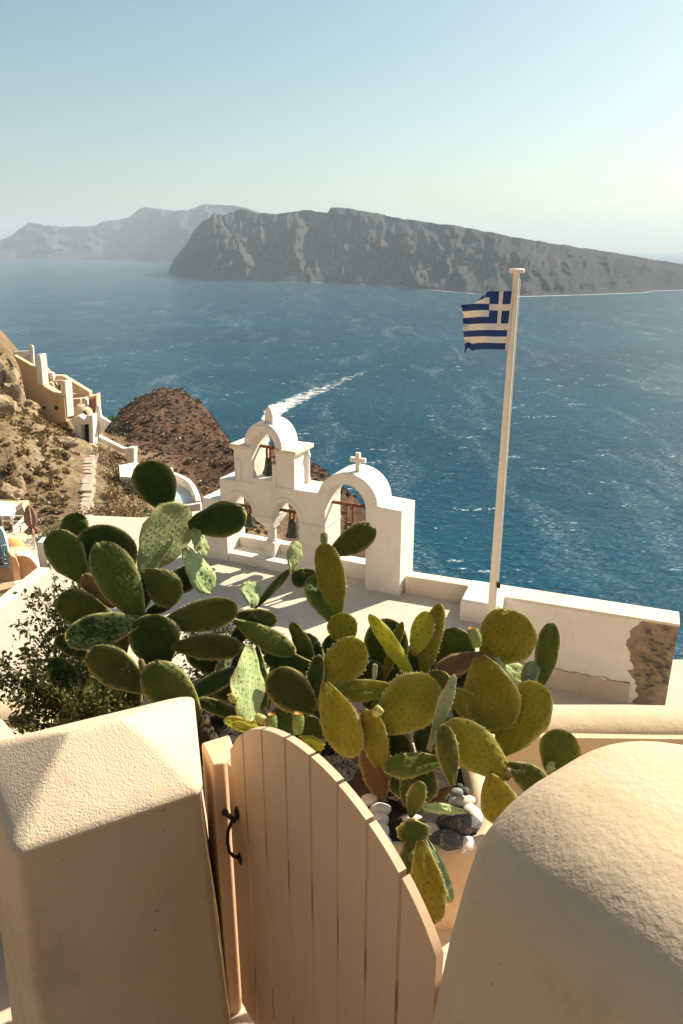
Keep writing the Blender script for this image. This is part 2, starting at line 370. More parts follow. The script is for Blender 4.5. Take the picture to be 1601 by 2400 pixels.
# flag and stones
M['fblue'] = simple('flag_blue', (0.012, 0.045, 0.19), 0.8, 0, 0.12, 10, 0.004)
M['fwhite'] = simple('flag_white', (0.82, 0.76, 0.67), 0.8, 0, 0.06, 10, 0.004)
def stone(name, c, var, scale=18, speck=None):
    m, N, L, P = mat(name); co = coord(N, L, src='obj'); n = ntex(N, L, co, scale, 7, 0.7)
    col = ramp(N, L, n, [(0.3, tuple(x * (1 - var) for x in c)), (0.7, tuple(min(1, x * (1 + var)) for x in c))])
    if speck: col = mix(N, L, ramp(N, L, ntex(N, L, co, 55, 6, 0.75), [(0.54, (0, 0, 0)), (0.62, (0.8,) * 3)]), col, speck)
    L.new(col, P.inputs['Base Color']); P.inputs['Roughness'].default_value = 0.75
    L.new(bump(N, L, n, 0.004), P.inputs['Normal']); return m
M['peb_w'] = stone('white_pebble', (0.72, 0.66, 0.57), 0.10)
M['peb_g'] = stone('grey_pebble', (0.22, 0.22, 0.22), 0.2)
M['peb_d'] = stone('dark_pebble', (0.06, 0.055, 0.052), 0.3)
M['peb_s'] = stone('speckled_pebble', (0.085, 0.08, 0.078), 0.3, 12, (0.42, 0.38, 0.32))

SEA = -100.0
# ================================================================== SETTING: sea, islands, hillside
def sheet(name, xs, ys, zf, m, kind='structure', attr=None, smooth=True, origin=(0, 0, 0)):
    nx, ny = len(xs), len(ys)
    v = [(x, y, zf(i, j, x, y)) for j, y in enumerate(ys) for i, x in enumerate(xs)]
    f = [(j * nx + i, j * nx + i + 1, (j + 1) * nx + i + 1, (j + 1) * nx + i) for j in range(ny - 1) for i in range(nx - 1)]
    o = mk(name, v, f, m, smooth=180 if smooth else None, origin=Vector(origin)); tag(o, kind=kind)
    return o
FAR = 16000.0
xs = [-FAR, -4000, -1000, -200, 0, 200, 1000, 4000, FAR]
sheet('sea', xs, xs, lambda i, j, x, y: SEA, M['sea'])

def interp(pts, x):
    return float(np.interp(x, [p[0] for p in pts], [p[1] for p in pts]))
K = 1601 / 1568
def island(name, sil, base, m, dmin, dmax, slope_d, ncol, nrow, gul, seed, plate):
    """rock island: cliff foot on its shoreline, crest, then a plateau falling away behind"""
    sil = [(a * K, b * K) for a, b in sil]; base = [(a * K, b * K) for a, b in base]
    u0, u1 = sil[0][0], sil[-1][0]
    rows = []; crest = []; foot = []
    for i in range(ncol + 1):
        u = u0 + (u1 - u0) * i / ncol
        vb = interp(base, u); r = ray(u, vb); d = min(max(SEA / r.z, dmin), dmax) if r.z < -1e-4 else dmax
        F = Vector((r.x, r.y)) * d
        az = F.normalized(); dist = F.length
        vt = interp(sil, u) + 2.0 * fbm(u * 0.03, seed, 0, 4) + 1.0 * fbm(u * 0.13, seed + 5, 0, 3)
        foot.append((F, az, dist, u, vt))
    nf = len(foot)
    verts = []; cols = nf
    for j in range(nrow + 1):
        t = j / nrow
        for i, (F, az, dist, u, vt) in enumerate(foot):
            rt = ray(u, vt); back = slope_d * (0.55 + 0.45 * min(1, (vt * -1 + interp(base, u)) / 120))
            ct = dist + back; el = rt.z / math.hypot(rt.x, rt.y)
            H = max(el * ct - SEA, 4.0)
            if t <= 0.72:
                s = t / 0.72
                prof = s ** 1.15 if s < 1 else 1
                # cliff bands and gullies cut down the face
                uw = u + 16 * fbm(u * 0.02, s * 2.5, seed + 21, 3); g = fbm(uw * gul * 0.8, s * 1.2, seed, 5); g2 = -abs(fbm(uw * gul * 2.0, s * 2.6, seed + 9, 4)) + 0.25
                amp = math.sin(math.pi * min(1, s * 0.98)) ** 0.7
                dd = dist + back * s + (g * 0.75 + g2 * 0.55) * back * 0.75 * amp * min(1, (H / 190) ** 1.5)
                z = SEA + H * (prof + 0.06 * fbm(u * gul * 2, s * 5, seed + 3, 3) * amp)
                if j == 0: z = SEA - 6
            else:
                s = (t - 0.72) / 0.28
                dd = ct + plate * s
                z = SEA + H - s * H * 1.1 - (0.2 * s) + 4 * fbm(u * gul * 2, s * 4, seed, 3) * s
                z = min(z, SEA + H - 0.02 * (dd - ct))
            P = az * dd
            verts.append((P.x, P.y, z))
    f = [(j * cols + i, j * cols + i + 1, (j + 1) * cols + i + 1, (j + 1) * cols + i) for j in range(nrow) for i in range(cols - 1)]
    o = mk(name, verts, f, m, smooth=40, origin=Vector((0, 0, SEA))); tag(o, kind='structure')
    return foot
near_sil = [(388, 632), (392, 612), (404, 592), (430, 562), (450, 530), (470, 507), (488, 498), (497, 487), (501, 486), (505, 494), (512, 487), (518, 491), (530, 485), (548, 478), (560, 476), (580, 483), (600, 486), (640, 488), (660, 484), (690, 480), (716, 477), (730, 483), (756, 484), (760, 472), (790, 475), (830, 481), (870, 487), (920, 499), (960, 504), (1000, 510), (1060, 519), (1100, 527), (1200, 547), (1300, 563), (1400, 578), (1500, 596), (1568, 607), (1700, 640), (1760, 664)]
near_base = [(388, 632), (420, 637), (500, 642), (600, 645), (700, 648), (800, 651), (880, 655), (940, 661), (1000, 667), (1060, 672), (1120, 677), (1200, 681), (1270, 679), (1340, 677), (1420, 674), (1480, 672), (1500, 668), (1568, 666), (1700, 664), (1760, 664)]
far_sil = [(-120, 572), (0, 552), (30, 540), (52, 524), (75, 508), (95, 510), (110, 514), (160, 518), (200, 517), (225, 516), (240, 506), (270, 502), (300, 497), (315, 487), (330, 475), (345, 471), (370, 475), (400, 479), (440, 478), (455, 472), (470, 466), (480, 463), (500, 465), (540, 467), (570, 472), (610, 487), (680, 500), (760, 520)]
far_base = [(-120, 580), (0, 582), (100, 583), (200, 588), (300, 594), (390, 600), (500, 604), (760, 606)]
island('far_island', far_sil, far_base, M['island2'], 3000, 6200, 1200, 150, 22, 0.010, 3, 2600)
foot = island('near_island', near_sil, near_base, M['island'], 900, 3600, 520, 300, 44, 0.016, 11, 900)
# thin line of surf along the near island's shore
v = []; fa = []; at = []
for i, (F, az, dist, u, vt) in enumerate(foot):
    w = 3 + 5 * max(0, fbm(u * 0.02, 4.4))
    if u / K > 1180: w += 2.5
    for k, s in enumerate((-w - 4, 3.0)): P = az * (dist + s); v.append((P.x, P.y, SEA + 0.4)); at.append((0.35, 0.75)[k] if not u / K > 1180 else (0.6, 1.0)[k])
    if i: a = 2 * i; fa.append((a - 2, a, a + 1, a - 1))
so = mk('surf', v, fa, M['surf'], origin=Vector((0, 0, SEA))); tag(so, kind='stuff')
a_ = so.data.attributes.new('foam', 'FLOAT', 'POINT'); a_.data.foreach_set('value', at)

# ---- hillside and red knoll: one terrain sheet through surveyed and added points
CPTS = []
def cp(u, v, Y): p = ony(u, v, Y); CPTS.append((p.x, p.y, p.z))
for t in [(0, 757, 86), (16, 786, 86), (32, 812, 87), (0, 860, 72), (40, 905, 73), (62, 925, 75), (78, 955, 75.5), (98, 982, 76), (72, 944, 79.6), (96, 975, 79.6), (52, 892, 79.8), (122, 992, 79.6), (38, 842, 80.2), (145, 1000, 79.6), (70, 966, 74), (112, 996, 75), (155, 1006, 77), (175, 1012, 80), (205, 1024, 83), (240, 1002, 92),
          (0, 960, 62), (60, 992, 65), (100, 1024, 66), (150, 1062, 66), (200, 1084, 67), (0, 1062, 52), (60, 1094, 52), (130, 1124, 52), (190, 1146, 53),
          (-10, 1160, 50), (60, 1190, 47), (120, 1212, 42), (20, 1345, 34), (70, 1335, 34), (100, 1310, 33), (20, 1250, 44), (70, 1262, 42), (110, 1262, 40), (-60, 1330, 36), (-60, 1240, 44), (190, 1222, 39), (262, 1062, 79), (300, 1036, 95), (268, 1112, 66), (270, 1174, 52), (330, 1216, 44), (400, 1206, 52),
          (262, 990, 118), (300, 954, 131), (322, 944, 135), (345, 939, 138), (372, 936, 140), (400, 936, 141), (422, 938, 141), (445, 945, 141), (468, 957, 139), (490, 972, 137), (507, 988, 134), (522, 1006, 131), (535, 1030, 127), (545, 1066, 122),
          (300, 1004, 112), (350, 1012, 111), (400, 1002, 118), (450, 1022, 115), (500, 1052, 111), (350, 1062, 92), (420, 1082, 92), (500, 1112, 88), (560, 1152, 82), (450, 1152, 75), (420, 1184, 65),
          (580, 1204, 70), (660, 1262, 54), (720, 1102, 108), (770, 1131, 98), (805, 1146, 91), (858, 1174, 82), (820, 1252, 58), (905, 1290, 60), (-60, 700, 88), (-200, 760, 70), (-260, 1000, 45)]: cp(*t)
CPTS += [(-52, 104, -30), (-40, 112, -42), (-70, 130, -60), (-34, 165, -82), (-58, 165, -86), (-10, 158, -92), (-80, 200, -104), (0, 200, -106), (6, 122, -84), (18, 98, -88), (22, 78, -84), (22, 60, -76), (16, 40, -50), (10, 30, -36), (40, 100, -106), (40, 40, -100),
         (-8, 27, -13.2), (0, 24, -17), (5, 21, -20), (-14, 27, -13.5), (-20, 29, -14.5), (-24, 20, -14), (-10, 19, -9.5), (-14, 14, -10.5), (-5, 15, -9), (0, 12, -9), (7, 11, -11), (12, 14, -26), (9, 18, -26), (-18, 8, -9), (4, 5, -9), (12, 4, -14), (24, 6, -40), (-6, 4, -8.9), (-10, 9, -9.2), (0, 8, -9.4), (0, 3, -8.6), (0, 1, -4.2), (-6, -6, -2.2), (8, -4, -4), (0, -20, 9), (-30, -20, 10), (30, -20, -8), (-60, 30, -2), (-60, 60, 2), (-75, 90, 0), (-90, 20, 4)]  # unseen slope behind the camera is raised to block low sky light
CP_ = np.array(CPTS)
def _phi(r): return r
_D = np.linalg.norm(CP_[:, None, :2] - CP_[None, :, :2], axis=2)
_n = len(CP_); _A = np.zeros((_n + 3, _n + 3)); _A[:_n, :_n] = _D; _A[:_n, _n] = 1; _A[:_n, _n + 1:] = CP_[:, :2]; _A[_n, :_n] = 1; _A[_n + 1:, :_n] = CP_[:, :2].T
_w = np.linalg.solve(_A, np.concatenate([CP_[:, 2], [0, 0, 0]]))
def terr_np(X, Y):
    P = np.stack([X, Y], -1)
    out = np.empty(len(P))
    for a in range(0, len(P), 20000):
        q = P[a:a + 20000]; d = np.linalg.norm(q[:, None, :] - CP_[None, :, :2], axis=2)
        out[a:a + 20000] = d @ _w[:_n] + _w[_n] + q @ _w[_n + 1:]
    return out
def rough(x, y):
    am = 0.25 + 0.75 * min(1, max(0, (y - 30) / 30))
    return am * (0.9 * fbm(x * 0.11, y * 0.11, 1.0, 5) + 0.5 * abs(fbm(x * 0.35, y * 0.35, 7.0, 4)))

tx = np.concatenate([np.arange(-95, -64, 2.5), np.arange(-64, 24, 0.62), np.arange(24, 46, 2.5)])
ty = np.concatenate([np.arange(-34, 24, 2.4), np.arange(24, 72, 0.62), np.arange(72, 150, 0.85), np.arange(150, 206, 3)])
GX, GY = np.meshgrid(tx, ty); TZ = terr_np(GX.ravel(), GY.ravel()).reshape(GX.shape)
for _ in range(10):
    q = TZ.copy(); q[1:-1, 1:-1] = 0.5 * TZ[1:-1, 1:-1] + 0.125 * (TZ[:-2, 1:-1] + TZ[2:, 1:-1] + TZ[1:-1, :-2] + TZ[1:-1, 2:]); TZ = q
TB = TZ.copy()
def tbase(x, y):
    i = min(max(int(np.searchsorted(tx, x)) - 1, 0), len(tx) - 2); j = min(max(int(np.searchsorted(ty, y)) - 1, 0), len(ty) - 2)
    a = (x - tx[i]) / (tx[i + 1] - tx[i]); b = (y - ty[j]) / (ty[j + 1] - ty[j])
    return float(TB[j, i] * (1 - a) * (1 - b) + TB[j, i + 1] * a * (1 - b) + TB[j + 1, i] * (1 - a) * b + TB[j + 1, i + 1] * a * b)
def tz(x, y): return tbase(x, y) + rough(x, y)
for j in range(len(ty)):
    for i in range(len(tx)): TZ[j, i] += rough(tx[i], ty[j])
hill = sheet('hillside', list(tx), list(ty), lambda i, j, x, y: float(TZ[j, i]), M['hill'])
zone = []
for j in range(len(ty)):
    for i in range(len(tx)):
        x, y = tx[i], ty[j]
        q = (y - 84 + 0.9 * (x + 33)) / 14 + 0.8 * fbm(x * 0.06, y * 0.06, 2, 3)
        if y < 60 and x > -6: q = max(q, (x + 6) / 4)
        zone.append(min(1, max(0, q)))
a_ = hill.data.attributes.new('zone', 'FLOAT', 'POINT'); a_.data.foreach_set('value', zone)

# ---- scrub: low dry tufts nobody could count
def tufts(name, n, region, m, smin, smax, blades, cond=None):
    vs = []; fs = []; pts = []
    while len(pts) < n:
        x = random.uniform(region[0], region[1]); y = random.uniform(region[2], region[3])
        if cond and not cond(x, y): continue
        pts.append((x, y))
    Z = [tbase(x, y) for x, y in pts]
    for (x, y), z in zip(pts, Z):
        z += rough(x, y); s = random.uniform(smin, smax) * (0.6 + 0.8 * random.random() ** 2)
        for k in range(blades):
            a = random.uniform(0, 6.283); e = random.uniform(0.15, 1.4); l = s * random.uniform(0.5, 1.0); w = s * random.uniform(0.14, 0.3)
            d = Vector((math.cos(a) * math.cos(e), math.sin(a) * math.cos(e), math.sin(e) * 0.75))
            c = Vector((x, y, z - 0.05)) + d * l * 0.35; q = d.orthogonal().normalized(); q.rotate(Matrix.Rotation(random.uniform(0, 6.28), 3, d))
            o = len(vs); vs += [c - q * w, c + q * w, c + d * l * 0.75 + q * w * 0.6, c + d * l * 0.75 - q * w * 0.6]; fs.append((o, o + 1, o + 2, o + 3))
    o = mk(name, vs, fs, m, origin=Vector((0, 0, 0))); return tag(o, kind='stuff')
PP = [(212, 1046, 79), (220, 1056, 76), (219, 1073, 70), (214, 1095, 64.5), (211, 1115, 60), (207, 1138, 55), (202, 1163, 49), (197, 1186, 45), (194, 1208, 41.5)]
PATHP = []
for k in range(60):
    t = k / 59 * (len(PP) - 1); i = min(int(t), len(PP) - 2); a = [PP[i][q] + (PP[i + 1][q] - PP[i][q]) * (t - i) for q in range(3)]; a = ony(*a); PATHP.append((a.x, a.y))
dens = lambda x, y: fbm(x * 0.09, y * 0.09, 5, 3) > -0.12
offpath = lambda x, y: min((x - a) ** 2 + (y - b) ** 2 for a, b in PATHP) > 2.2
tufts('dry_scrub', 2200, (-48, -5, 42, 78), M['scrub'], 0.25, 0.6, 26, lambda x, y: dens(x, y) and offpath(x, y))
tufts('golden_grass', 2200, (-48, -5, 46, 80), M['dryleaf'], 0.25, 0.5, 14, offpath)
tufts('knoll_scrub', 4200, (-50, 8, 62, 145), M['redscrub'], 0.3, 0.62, 14, lambda x, y: y + x * 0.6 > 70)

# ================================================================== TERRACE with bell tower
TZ0 = -7.0
tp = [onz(-260, 1640, TZ0), onz(0, 1432, TZ0), onz(118, 1335, TZ0), onz(104, 1262, TZ0), onz(150, 1238, TZ0), onz(208, 1207, TZ0), onz(330, 1212, TZ0), onz(470, 1196, TZ0)]
TR = onz(936, 1397, TZ0); TL = onz(501, 1309, TZ0)
e1 = (TL - TR).normalized(); e2 = Vector((e1.y, -e1.x, 0))
if e2.y < 0: e2 = -e2
def W(s, d, z): return TR + e1 * s + e2 * d + Vector((0, 0, z))
tp += [W(5.4, 0.95, 0), W(-0.2, 0.95, 0), onz(1000, 1352, TZ0), onz(1085, 1371, TZ0), Vector((2.75, 12.6, TZ0)), Vector((2.6, 10.6, TZ0)), Vector((1.6, 4.3, TZ0)), Vector((-9, 4.3, TZ0))]
tp = [Vector((p.x, p.y, TZ0)) for p in tp]
ter = MB().prism(tp, (0, 0, -1.6)).build('terrace', M['terrace'], bevel=0.03); tag(ter, kind='structure')
# terrace rim on the village side
rim = MB()
for a, b in ((onz(-260, 1640, TZ0), onz(0, 1432, TZ0)), (onz(0, 1432, TZ0), onz(118, 1335, TZ0))):
    d = (b - a).normalized(); n = Vector((-d.y, d.x, 0))
    rim.box(a - Vector((0, 0, 1.2)), b - a, n * 0.3, (0, 0, 1.26))
tag(rim.build('terrace_kerb', M['white_top'], bevel=0.03), 'low cream kerb along the village side of the terrace', 'kerb')
pier = MB().box(onz(90, 1318, TZ0) - Vector((0, 0, 1.0)), (0.22, 0, 0), (0, 0.4, 0), (0, 0, 1.5)).build('terrace_pier', M['white'], bevel=0.04)
tag(pier, 'short white pier at the left corner of the terrace behind the cactus', 'pier')

tower = thing('bell_tower', W(2.4, 0.4, 0), 'white multi-arched bell tower with barrel-vaulted tops on the terrace', 'bell tower')
TH = 0.78
def arc(c, z0, a, b, t0, t1, n): return [(c + a * math.cos(R(t0 + (t1 - t0) * i / n)), z0 + b * math.sin(R(t0 + (t1 - t0) * i / n))) for i in range(n + 1)]
def slab(mb, prof, d0, d1, holes=(), mi=0): return mb.prism([W(s, d0, z) for s, z in prof], e2 * (d1 - d0), [[W(s, d0, z) for s, z in h] for h in holes], mi)
low = [(0, -0.05), (0, 1.91), (0.54, 1.93)] + arc(1.23, 1.93, 0.69, 0.63, 176, 8, 22)[::-1][::-1]
low = [(0, -0.05), (0, 1.91), (0.53, 1.93)] + [(1.23 - (s - 1.23), z) for s, z in arc(1.23, 1.93, 0.69, 0.63, 4, 172, 24)] + [(1.945, 2.03), (4.44, 2.03), (4.44, 1.5), (4.95, 1.5), (4.95, -0.05)]
low += [(4.32, -0.05), (4.32, 1.27)] + arc(3.95, 1.27, 0.37, 0.42, 0, 180, 16)[1:-1] + [(3.58, 1.27), (3.10, 1.27)] + arc(2.75, 1.27, 0.35, 0.43, 0, 180, 16)[1:-1] + [(2.40, 1.27), (2.40, -0.05)]
low += [(1.76, -0.05), (1.76, 1.80)] + arc(1.28, 1.80, 0.48, 0.51, 0, 180, 20)[1:-1] + [(0.80, 1.80), (0.80, -0.05)]
slab(MB(), low, 0, TH).build('wall', M['white'], tower, bevel=0.022)
up = [(2.50, 2.0), (2.50, 2.87), (2.80, 2.89)] + [(6.54 - s, z) for s, z in arc(3.27, 2.87, 0.48, 0.56, 3, 177, 22)] + [(3.75, 2.89), (4.03, 2.87), (4.03, 2.0)]
up += [(3.56, 2.0), (3.56, 2.86)] + arc(3.26, 2.86, 0.30, 0.36, 0, 180, 16)[1:-1] + [(2.96, 2.86), (2.96, 2.0)]
slab(MB(), up, 0.02, TH - 0.03).build('upper_wall', M['white'], tower, bevel=0.02)
for s0, s1 in ((2.43, 2.955), (3.565, 4.10)):
    MB().box(W(s0, -0.05, 2.79), e1 * (s1 - s0), e2 * (TH + 0.1), (0, 0, 0.10)).build('cornice', M['white_top'], tower, bevel=0.02)
MB().box(W(2.965, 0.0, 2.02), e1 * 0.59, e2 * (TH - 0.05), (0, 0, 0.14)).build('sill', M['white'], tower, bevel=0.02)
MB().box(W(2.35, 0.005, -0.04), e1 * 1.96, e2 * (TH - 0.02), (0, 0, 0.26)).build('plinth', M['white'], tower, bevel=0.02)
MB().box(W(2.41, 0.5, 0.2), e1 * 1.90, e2 * 0.26, (0, 0, 0.26)).build('sill', M['white'], tower, bevel=0.03)
MB().box(W(0.81, 0.42, -0.04), e1 * 0.94, e2 * 0.34, (0, 0, 0.42)).build('sill', M['white'], tower, bevel=0.03)
for c, z0, ra, rb, rc, rd, d0 in ((3.95, 1.27, 0.40, 0.45, 0.46, 0.53, 0), (2.75, 1.27, 0.38, 0.46, 0.455, 0.535, 0), (3.26, 2.88, 0.33, 0.39, 0.42, 0.49, 0.02)):
    ring = arc(c, z0, rc, rd, 0, 180, 24) + arc(c, z0, ra, rb, 180, 0, 24)
    slab(MB(), ring, d0 - 0.022, d0 + 0.01).build('archivolt', M['white'], tower, bevel=0.006)
for s0, s1 in ((3.09, 3.59), (1.75, 2.41)):
    MB().box(W(s0, -0.02, 1.235), e1 * (s1 - s0), e2 * (TH + 0.04), (0, 0, 0.05)).build('impost', M['white'], tower, bevel=0.01)
# column with spreading capital between the two small arches
def sq(c, h, z, dd): return [W(c - h, 0.39 - dd, z), W(c + h, 0.39 - dd, z), W(c + h, 0.39 + dd, z), W(c - h, 0.39 + dd, z)]
MB().loft([sq(3.34, 0.235, 1.237, 0.36), sq(3.34, 0.22, 1.12, 0.33), sq(3.33, 0.13, 0.98, 0.16), sq(3.33, 0.13, 0.92, 0.15)][::-1]).build('capital', M['white'], tower, bevel=0.02)
colm = MB(); colm.lathe(W(3.33, 0.39, 0), [(0.125, 0.56), (0.125, 0.60), (0.10, 0.63), (0.105, 0.75), (0.10, 0.88), (0.12, 0.90), (0.12, 0.925)], 18)
colm.build('column', M['white'], tower, smooth=40)
MB().loft([sq(3.33, 0.14, 0.2, 0.15), sq(3.33, 0.14, 0.565, 0.15)]).build('column_base', M['white'], tower, bevel=0.015)
# pilaster strips on the upper block
for s0, d0, sx, dx in ((3.86, -0.012, 0.10, 0.03), (2.955, -0.012, 0.08, 0.03)):
    MB().box(W(s0, d0, 2.04), e1 * sx, e2 * dx, (0, 0, 0.5)).build('pilaster', M['white'], tower, bevel=0.008)
MB().lathe(W(2.485, 0.60, 0), [(0.07, 2.03), (0.07, 2.12), (0.05, 2.16), (0.05, 2.58), (0.075, 2.62), (0.075, 2.68), (0.05, 2.72), (0.05, 2.80)], 14).build('colonnette', M['white'], tower, smooth=40)
# finial: square block with gabled point
fc = 3.16
fin = [(fc - 0.10, 3.35), (fc - 0.10, 3.60), (fc - 0.075, 3.61), (fc - 0.07, 3.69), (fc, 3.79), (fc + 0.07, 3.69), (fc + 0.075, 3.61), (fc + 0.10, 3.60), (fc + 0.10, 3.35)]
slab(MB(), fin, 0.12, 0.36).build('finial', M['white'], tower, bevel=0.012)
# cross on the big arch
cc = 1.10
cr = [(cc - 0.045, 2.50), (cc - 0.045, 2.75), (cc - 0.17, 2.75), (cc - 0.17, 2.845), (cc - 0.045, 2.845), (cc - 0.045, 2.955), (cc + 0.045, 2.955), (cc + 0.045, 2.845), (cc + 0.17, 2.845), (cc + 0.17, 2.75), (cc + 0.045, 2.75), (cc + 0.045, 2.50)]
slab(MB(), cr, 0.22, 0.30).build('cross', M['white'], tower, bevel=0.008)

def onT(u, v, d):
    O = W(0, d, 0); P = onplane(u, v, O, e2); return (P - TR).dot(e1), P.z - TZ0
def bell(u, v, r, h, label, beam, s_lim, dmid=0.39):
    s, z = onT(u, v, dmid)                      # lip of the bell
    t = thing('bell', W(s, dmid, z), label, 'bell', 'bronze bells of the bell tower')
    c = W(s, dmid, z)
    MB().lathe(c, [(0.0, h), (0.30 * r, h), (0.50 * r, 0.94 * h), (0.58 * r, 0.80 * h), (0.64 * r, 0.5 * h), (0.74 * r, 0.25 * h), (0.98 * r, 0.04 * h), (r, 0), (0.9 * r, 0.0), (0.6 * r, 0.4 * h), (0.0, 0.85 * h)], 22).build('shell', M['bronze'], t, smooth=50)
    k = MB(); k.tube([c + Vector((0, 0, 0.5 * h)), c + Vector((0, 0, -0.05 * h))], 0.012, 8); k.lathe(c + Vector((0, 0, -0.14 * h)), [(0.0, 0), (0.16 * r, 0.03 * h), (0.2 * r, 0.08 * h), (0.1 * r, 0.14 * h), (0, 0.15 * h)], 10)
    k.build('clapper', M['iron'], t, smooth=60)
    zb = z + h + beam
    MB().box(W(s_lim[0], dmid - 0.03, zb), e1 * (s_lim[1] - s_lim[0]), e2 * 0.06, (0, 0, 0.06)).build('beam', M['rust'], t, bevel=0.006)
    y = MB()
    for q in (-0.3, 0.3): y.box(W(s + q * r - 0.02, dmid - 0.025, z + h - 0.01), e1 * 0.04, e2 * 0.05, (0, 0, beam + 0.0))
    y.box(W(s - 0.45 * r, dmid - 0.04, z + h - 0.03), e1 * 0.9 * r, e2 * 0.08, (0, 0, 0.05))
    y.build('yoke', M['rust'], t, bevel=0.004)
bell(632, 1108, 0.17, 0.33, 'bronze bell with rusty yoke hanging in the uppermost arch of the bell tower', 0.24, (2.90, 3.62))
bell(585, 1231, 0.145, 0.30, 'bronze bell in the left of the two small lower arches', 0.14, (3.60, 4.36))
bell(686, 1256, 0.17, 0.40, 'bronze bell in the small lower arch beside the tower column', 0.16, (2.36, 3.12))
bell(820, 1262, 0.24, 0.36, 'largest bell under a red rusty frame in the arch below the cross', 0.40, (0.76, 1.80))

# parapet wall on the sea side with its block and crumbling end
pz = -6.6
A0 = onz(960, 1337, pz); A1 = onz(1592, 1434, pz); wd = (A1 - A0).normalized(); wn_ = Vector((wd.y, -wd.x, 0))
if wn_.y > 0: wn_ = -wn_
wall = thing('parapet_wall', A0 + wd * 3, 'long white sea wall with bare rubble showing at its broken right end', 'wall')
L0 = (A1 - A0).length
MB().box(A0 + Vector((0, 0, -1.0)), wd * 1.35, wn_ * 0.32, (0, 0, 1.0)).build('kerb', M['white_top'], wall, bevel=0.03)
MB().box(A0 + wd * 1.36 + Vector((0, 0, -2.6)), wd * (L0 - 1.36 - 0.02), wn_ * 0.52, (0, 0, 2.55)).build('body', M['rubble'], wall)
MB().box(A0 + wd * 1.358 + Vector((0, 0, -0.05)), wd * (L0 - 1.36), wn_ * 0.565, (0, 0, 0.055)).build('coping', M['white_top'], wall, bevel=0.012)
# plaster skin broken away at the end, bare rubble core behind it
inner = A0 + wn_ * 0.52
def wp(s, z): return inner + wd * s + Vector((0, 0, z))
pl = []
for k, z in enumerate(np.linspace(-0.052, -2.5, 60)): pl.append((L0 - 0.66 - 0.17 * math.sin(3.0 * -z) - 0.15 * fbm(z * 3.1, 2.2, 0, 4) - 0.022 * fbm(z * 11, 7.2, 0, 3) - (0.10 if z < -1.1 else 0), z))
MB().prism([wp(1.365, -2.5), wp(1.365, -0.052)] + [wp(s, z) for s, z in pl], wn_ * 0.04).build('plaster_skin', M['white'], wall)
stn = MB()
for k in range(46):
    s = random.uniform(L0 - 0.6, L0 - 0.06); z = random.uniform(-1.5, -0.15)
    stn.lathe(wp(s, z), [(0.0, -0.03), (random.uniform(0.03, 0.07), 0), (0.0, random.uniform(0.02, 0.05))], 6)
stn.build('rubble_stone', M['rubble'], wall); wall.children[-1]['kind'] = 'stuff'
# plaster skirting with a crack line along the foot of the wall
wp0 = wp
def wp(s, z): return wp0(s, z) + wn_ * 0.041
sk = [wp(2.2, -2.4)] + [wp(2.2 + (L0 - 2.9) * i / 20, -1.42 + 0.05 * fbm(i * 0.7, 9.1)) for i in range(21)] + [wp(L0 - 0.7, -2.4)]
MB().prism(sk, wn_ * 0.02).build('skirting', M['terrace'], wall)
ck = MB(); cpts = [wp(2.4 + (L0 - 3.1) * i / 30, -1.40 + 0.05 * fbm(i * 0.45, 9.1)) + wn_ * 0.012 for i in range(31)]
ck.tube(cpts, [max(0.001, 0.016 * (abs(fbm(i * 0.9, 3.3)) - 0.08) + 0.004) for i in range(31)], 6).build('crack', M['rubble'], wall)
blk = A0 + wd * 1.36 + wn_ * 0.30
tag(MB().box(blk + Vector((0, 0, -1.8)) + wn_ * 0.266, wd * 0.78, wn_ * 0.55, (0, 0, 1.86)).build('block', M['white'], bevel=0.06, seg=3), 'square white masonry block beside the flagpole foot', 'block')
# lower court in front of the sea wall
court = MB().box(Vector((1.6, 4.3, -9.2)), (7.4, 0, 0), (0, 10.0, 0), (0, 0, 0.75))
o = court.build('lower_court', M['cream_floor']); tag(o, kind='structure')

# flagpole and flag
PB = ony(1151, 1452, 13.0); PT = ony(1211, 640, 13.0)
pole = thing('flagpole', (PB.x, PB.y, -8.45), 'tall white flagpole with a flat cap rising beside the sea wall', 'flagpole')
pts = [Vector((PB.x + (PT.x - PB.x) * 0, 13.0, -8.45)), PB, PB.lerp(PT, 0.5), PT]
pts[0] = PB + (PB - PT).normalized() * ((PB.z + 8.45) / (PT - PB).normalized().z)
MB().tube(pts, [0.09, 0.082, 0.066, 0.052], 20).build('pole', M['pole'], pole, smooth=50)
hr = MB(); hr.tube([PB.lerp(PT, q) + Vector((0.085 - 0.02 * q, -0.03, 0)) for q in (0.12, 0.4, 0.7, 0.985)], 0.006, 6).build('halyard', M['pole'], pole)
MB().box(PB.lerp(PT, 0.12) + Vector((0.05, -0.1, -0.06)), (0.06, 0, 0), (0, 0.05, 0), (0, 0, 0.12)).build('cleat', M['iron'], pole, bevel=0.008)
MB().lathe(PT, [(0.0, 0.0), (0.125, 0.0), (0.13, 0.02), (0.13, 0.055), (0.11, 0.07), (0.0, 0.075)], 20).build('cap', M['pole'], pole, smooth=40)
def fz(x, y): return (1050 + x * 0.12755, 620 + y * 0.12755)
flag = thing('flag', ony(*fz(1195, 490), 12.93), 'blue and white striped flag with a cross canton, its fly end frayed', 'flag')
nx, ny = 64, 45
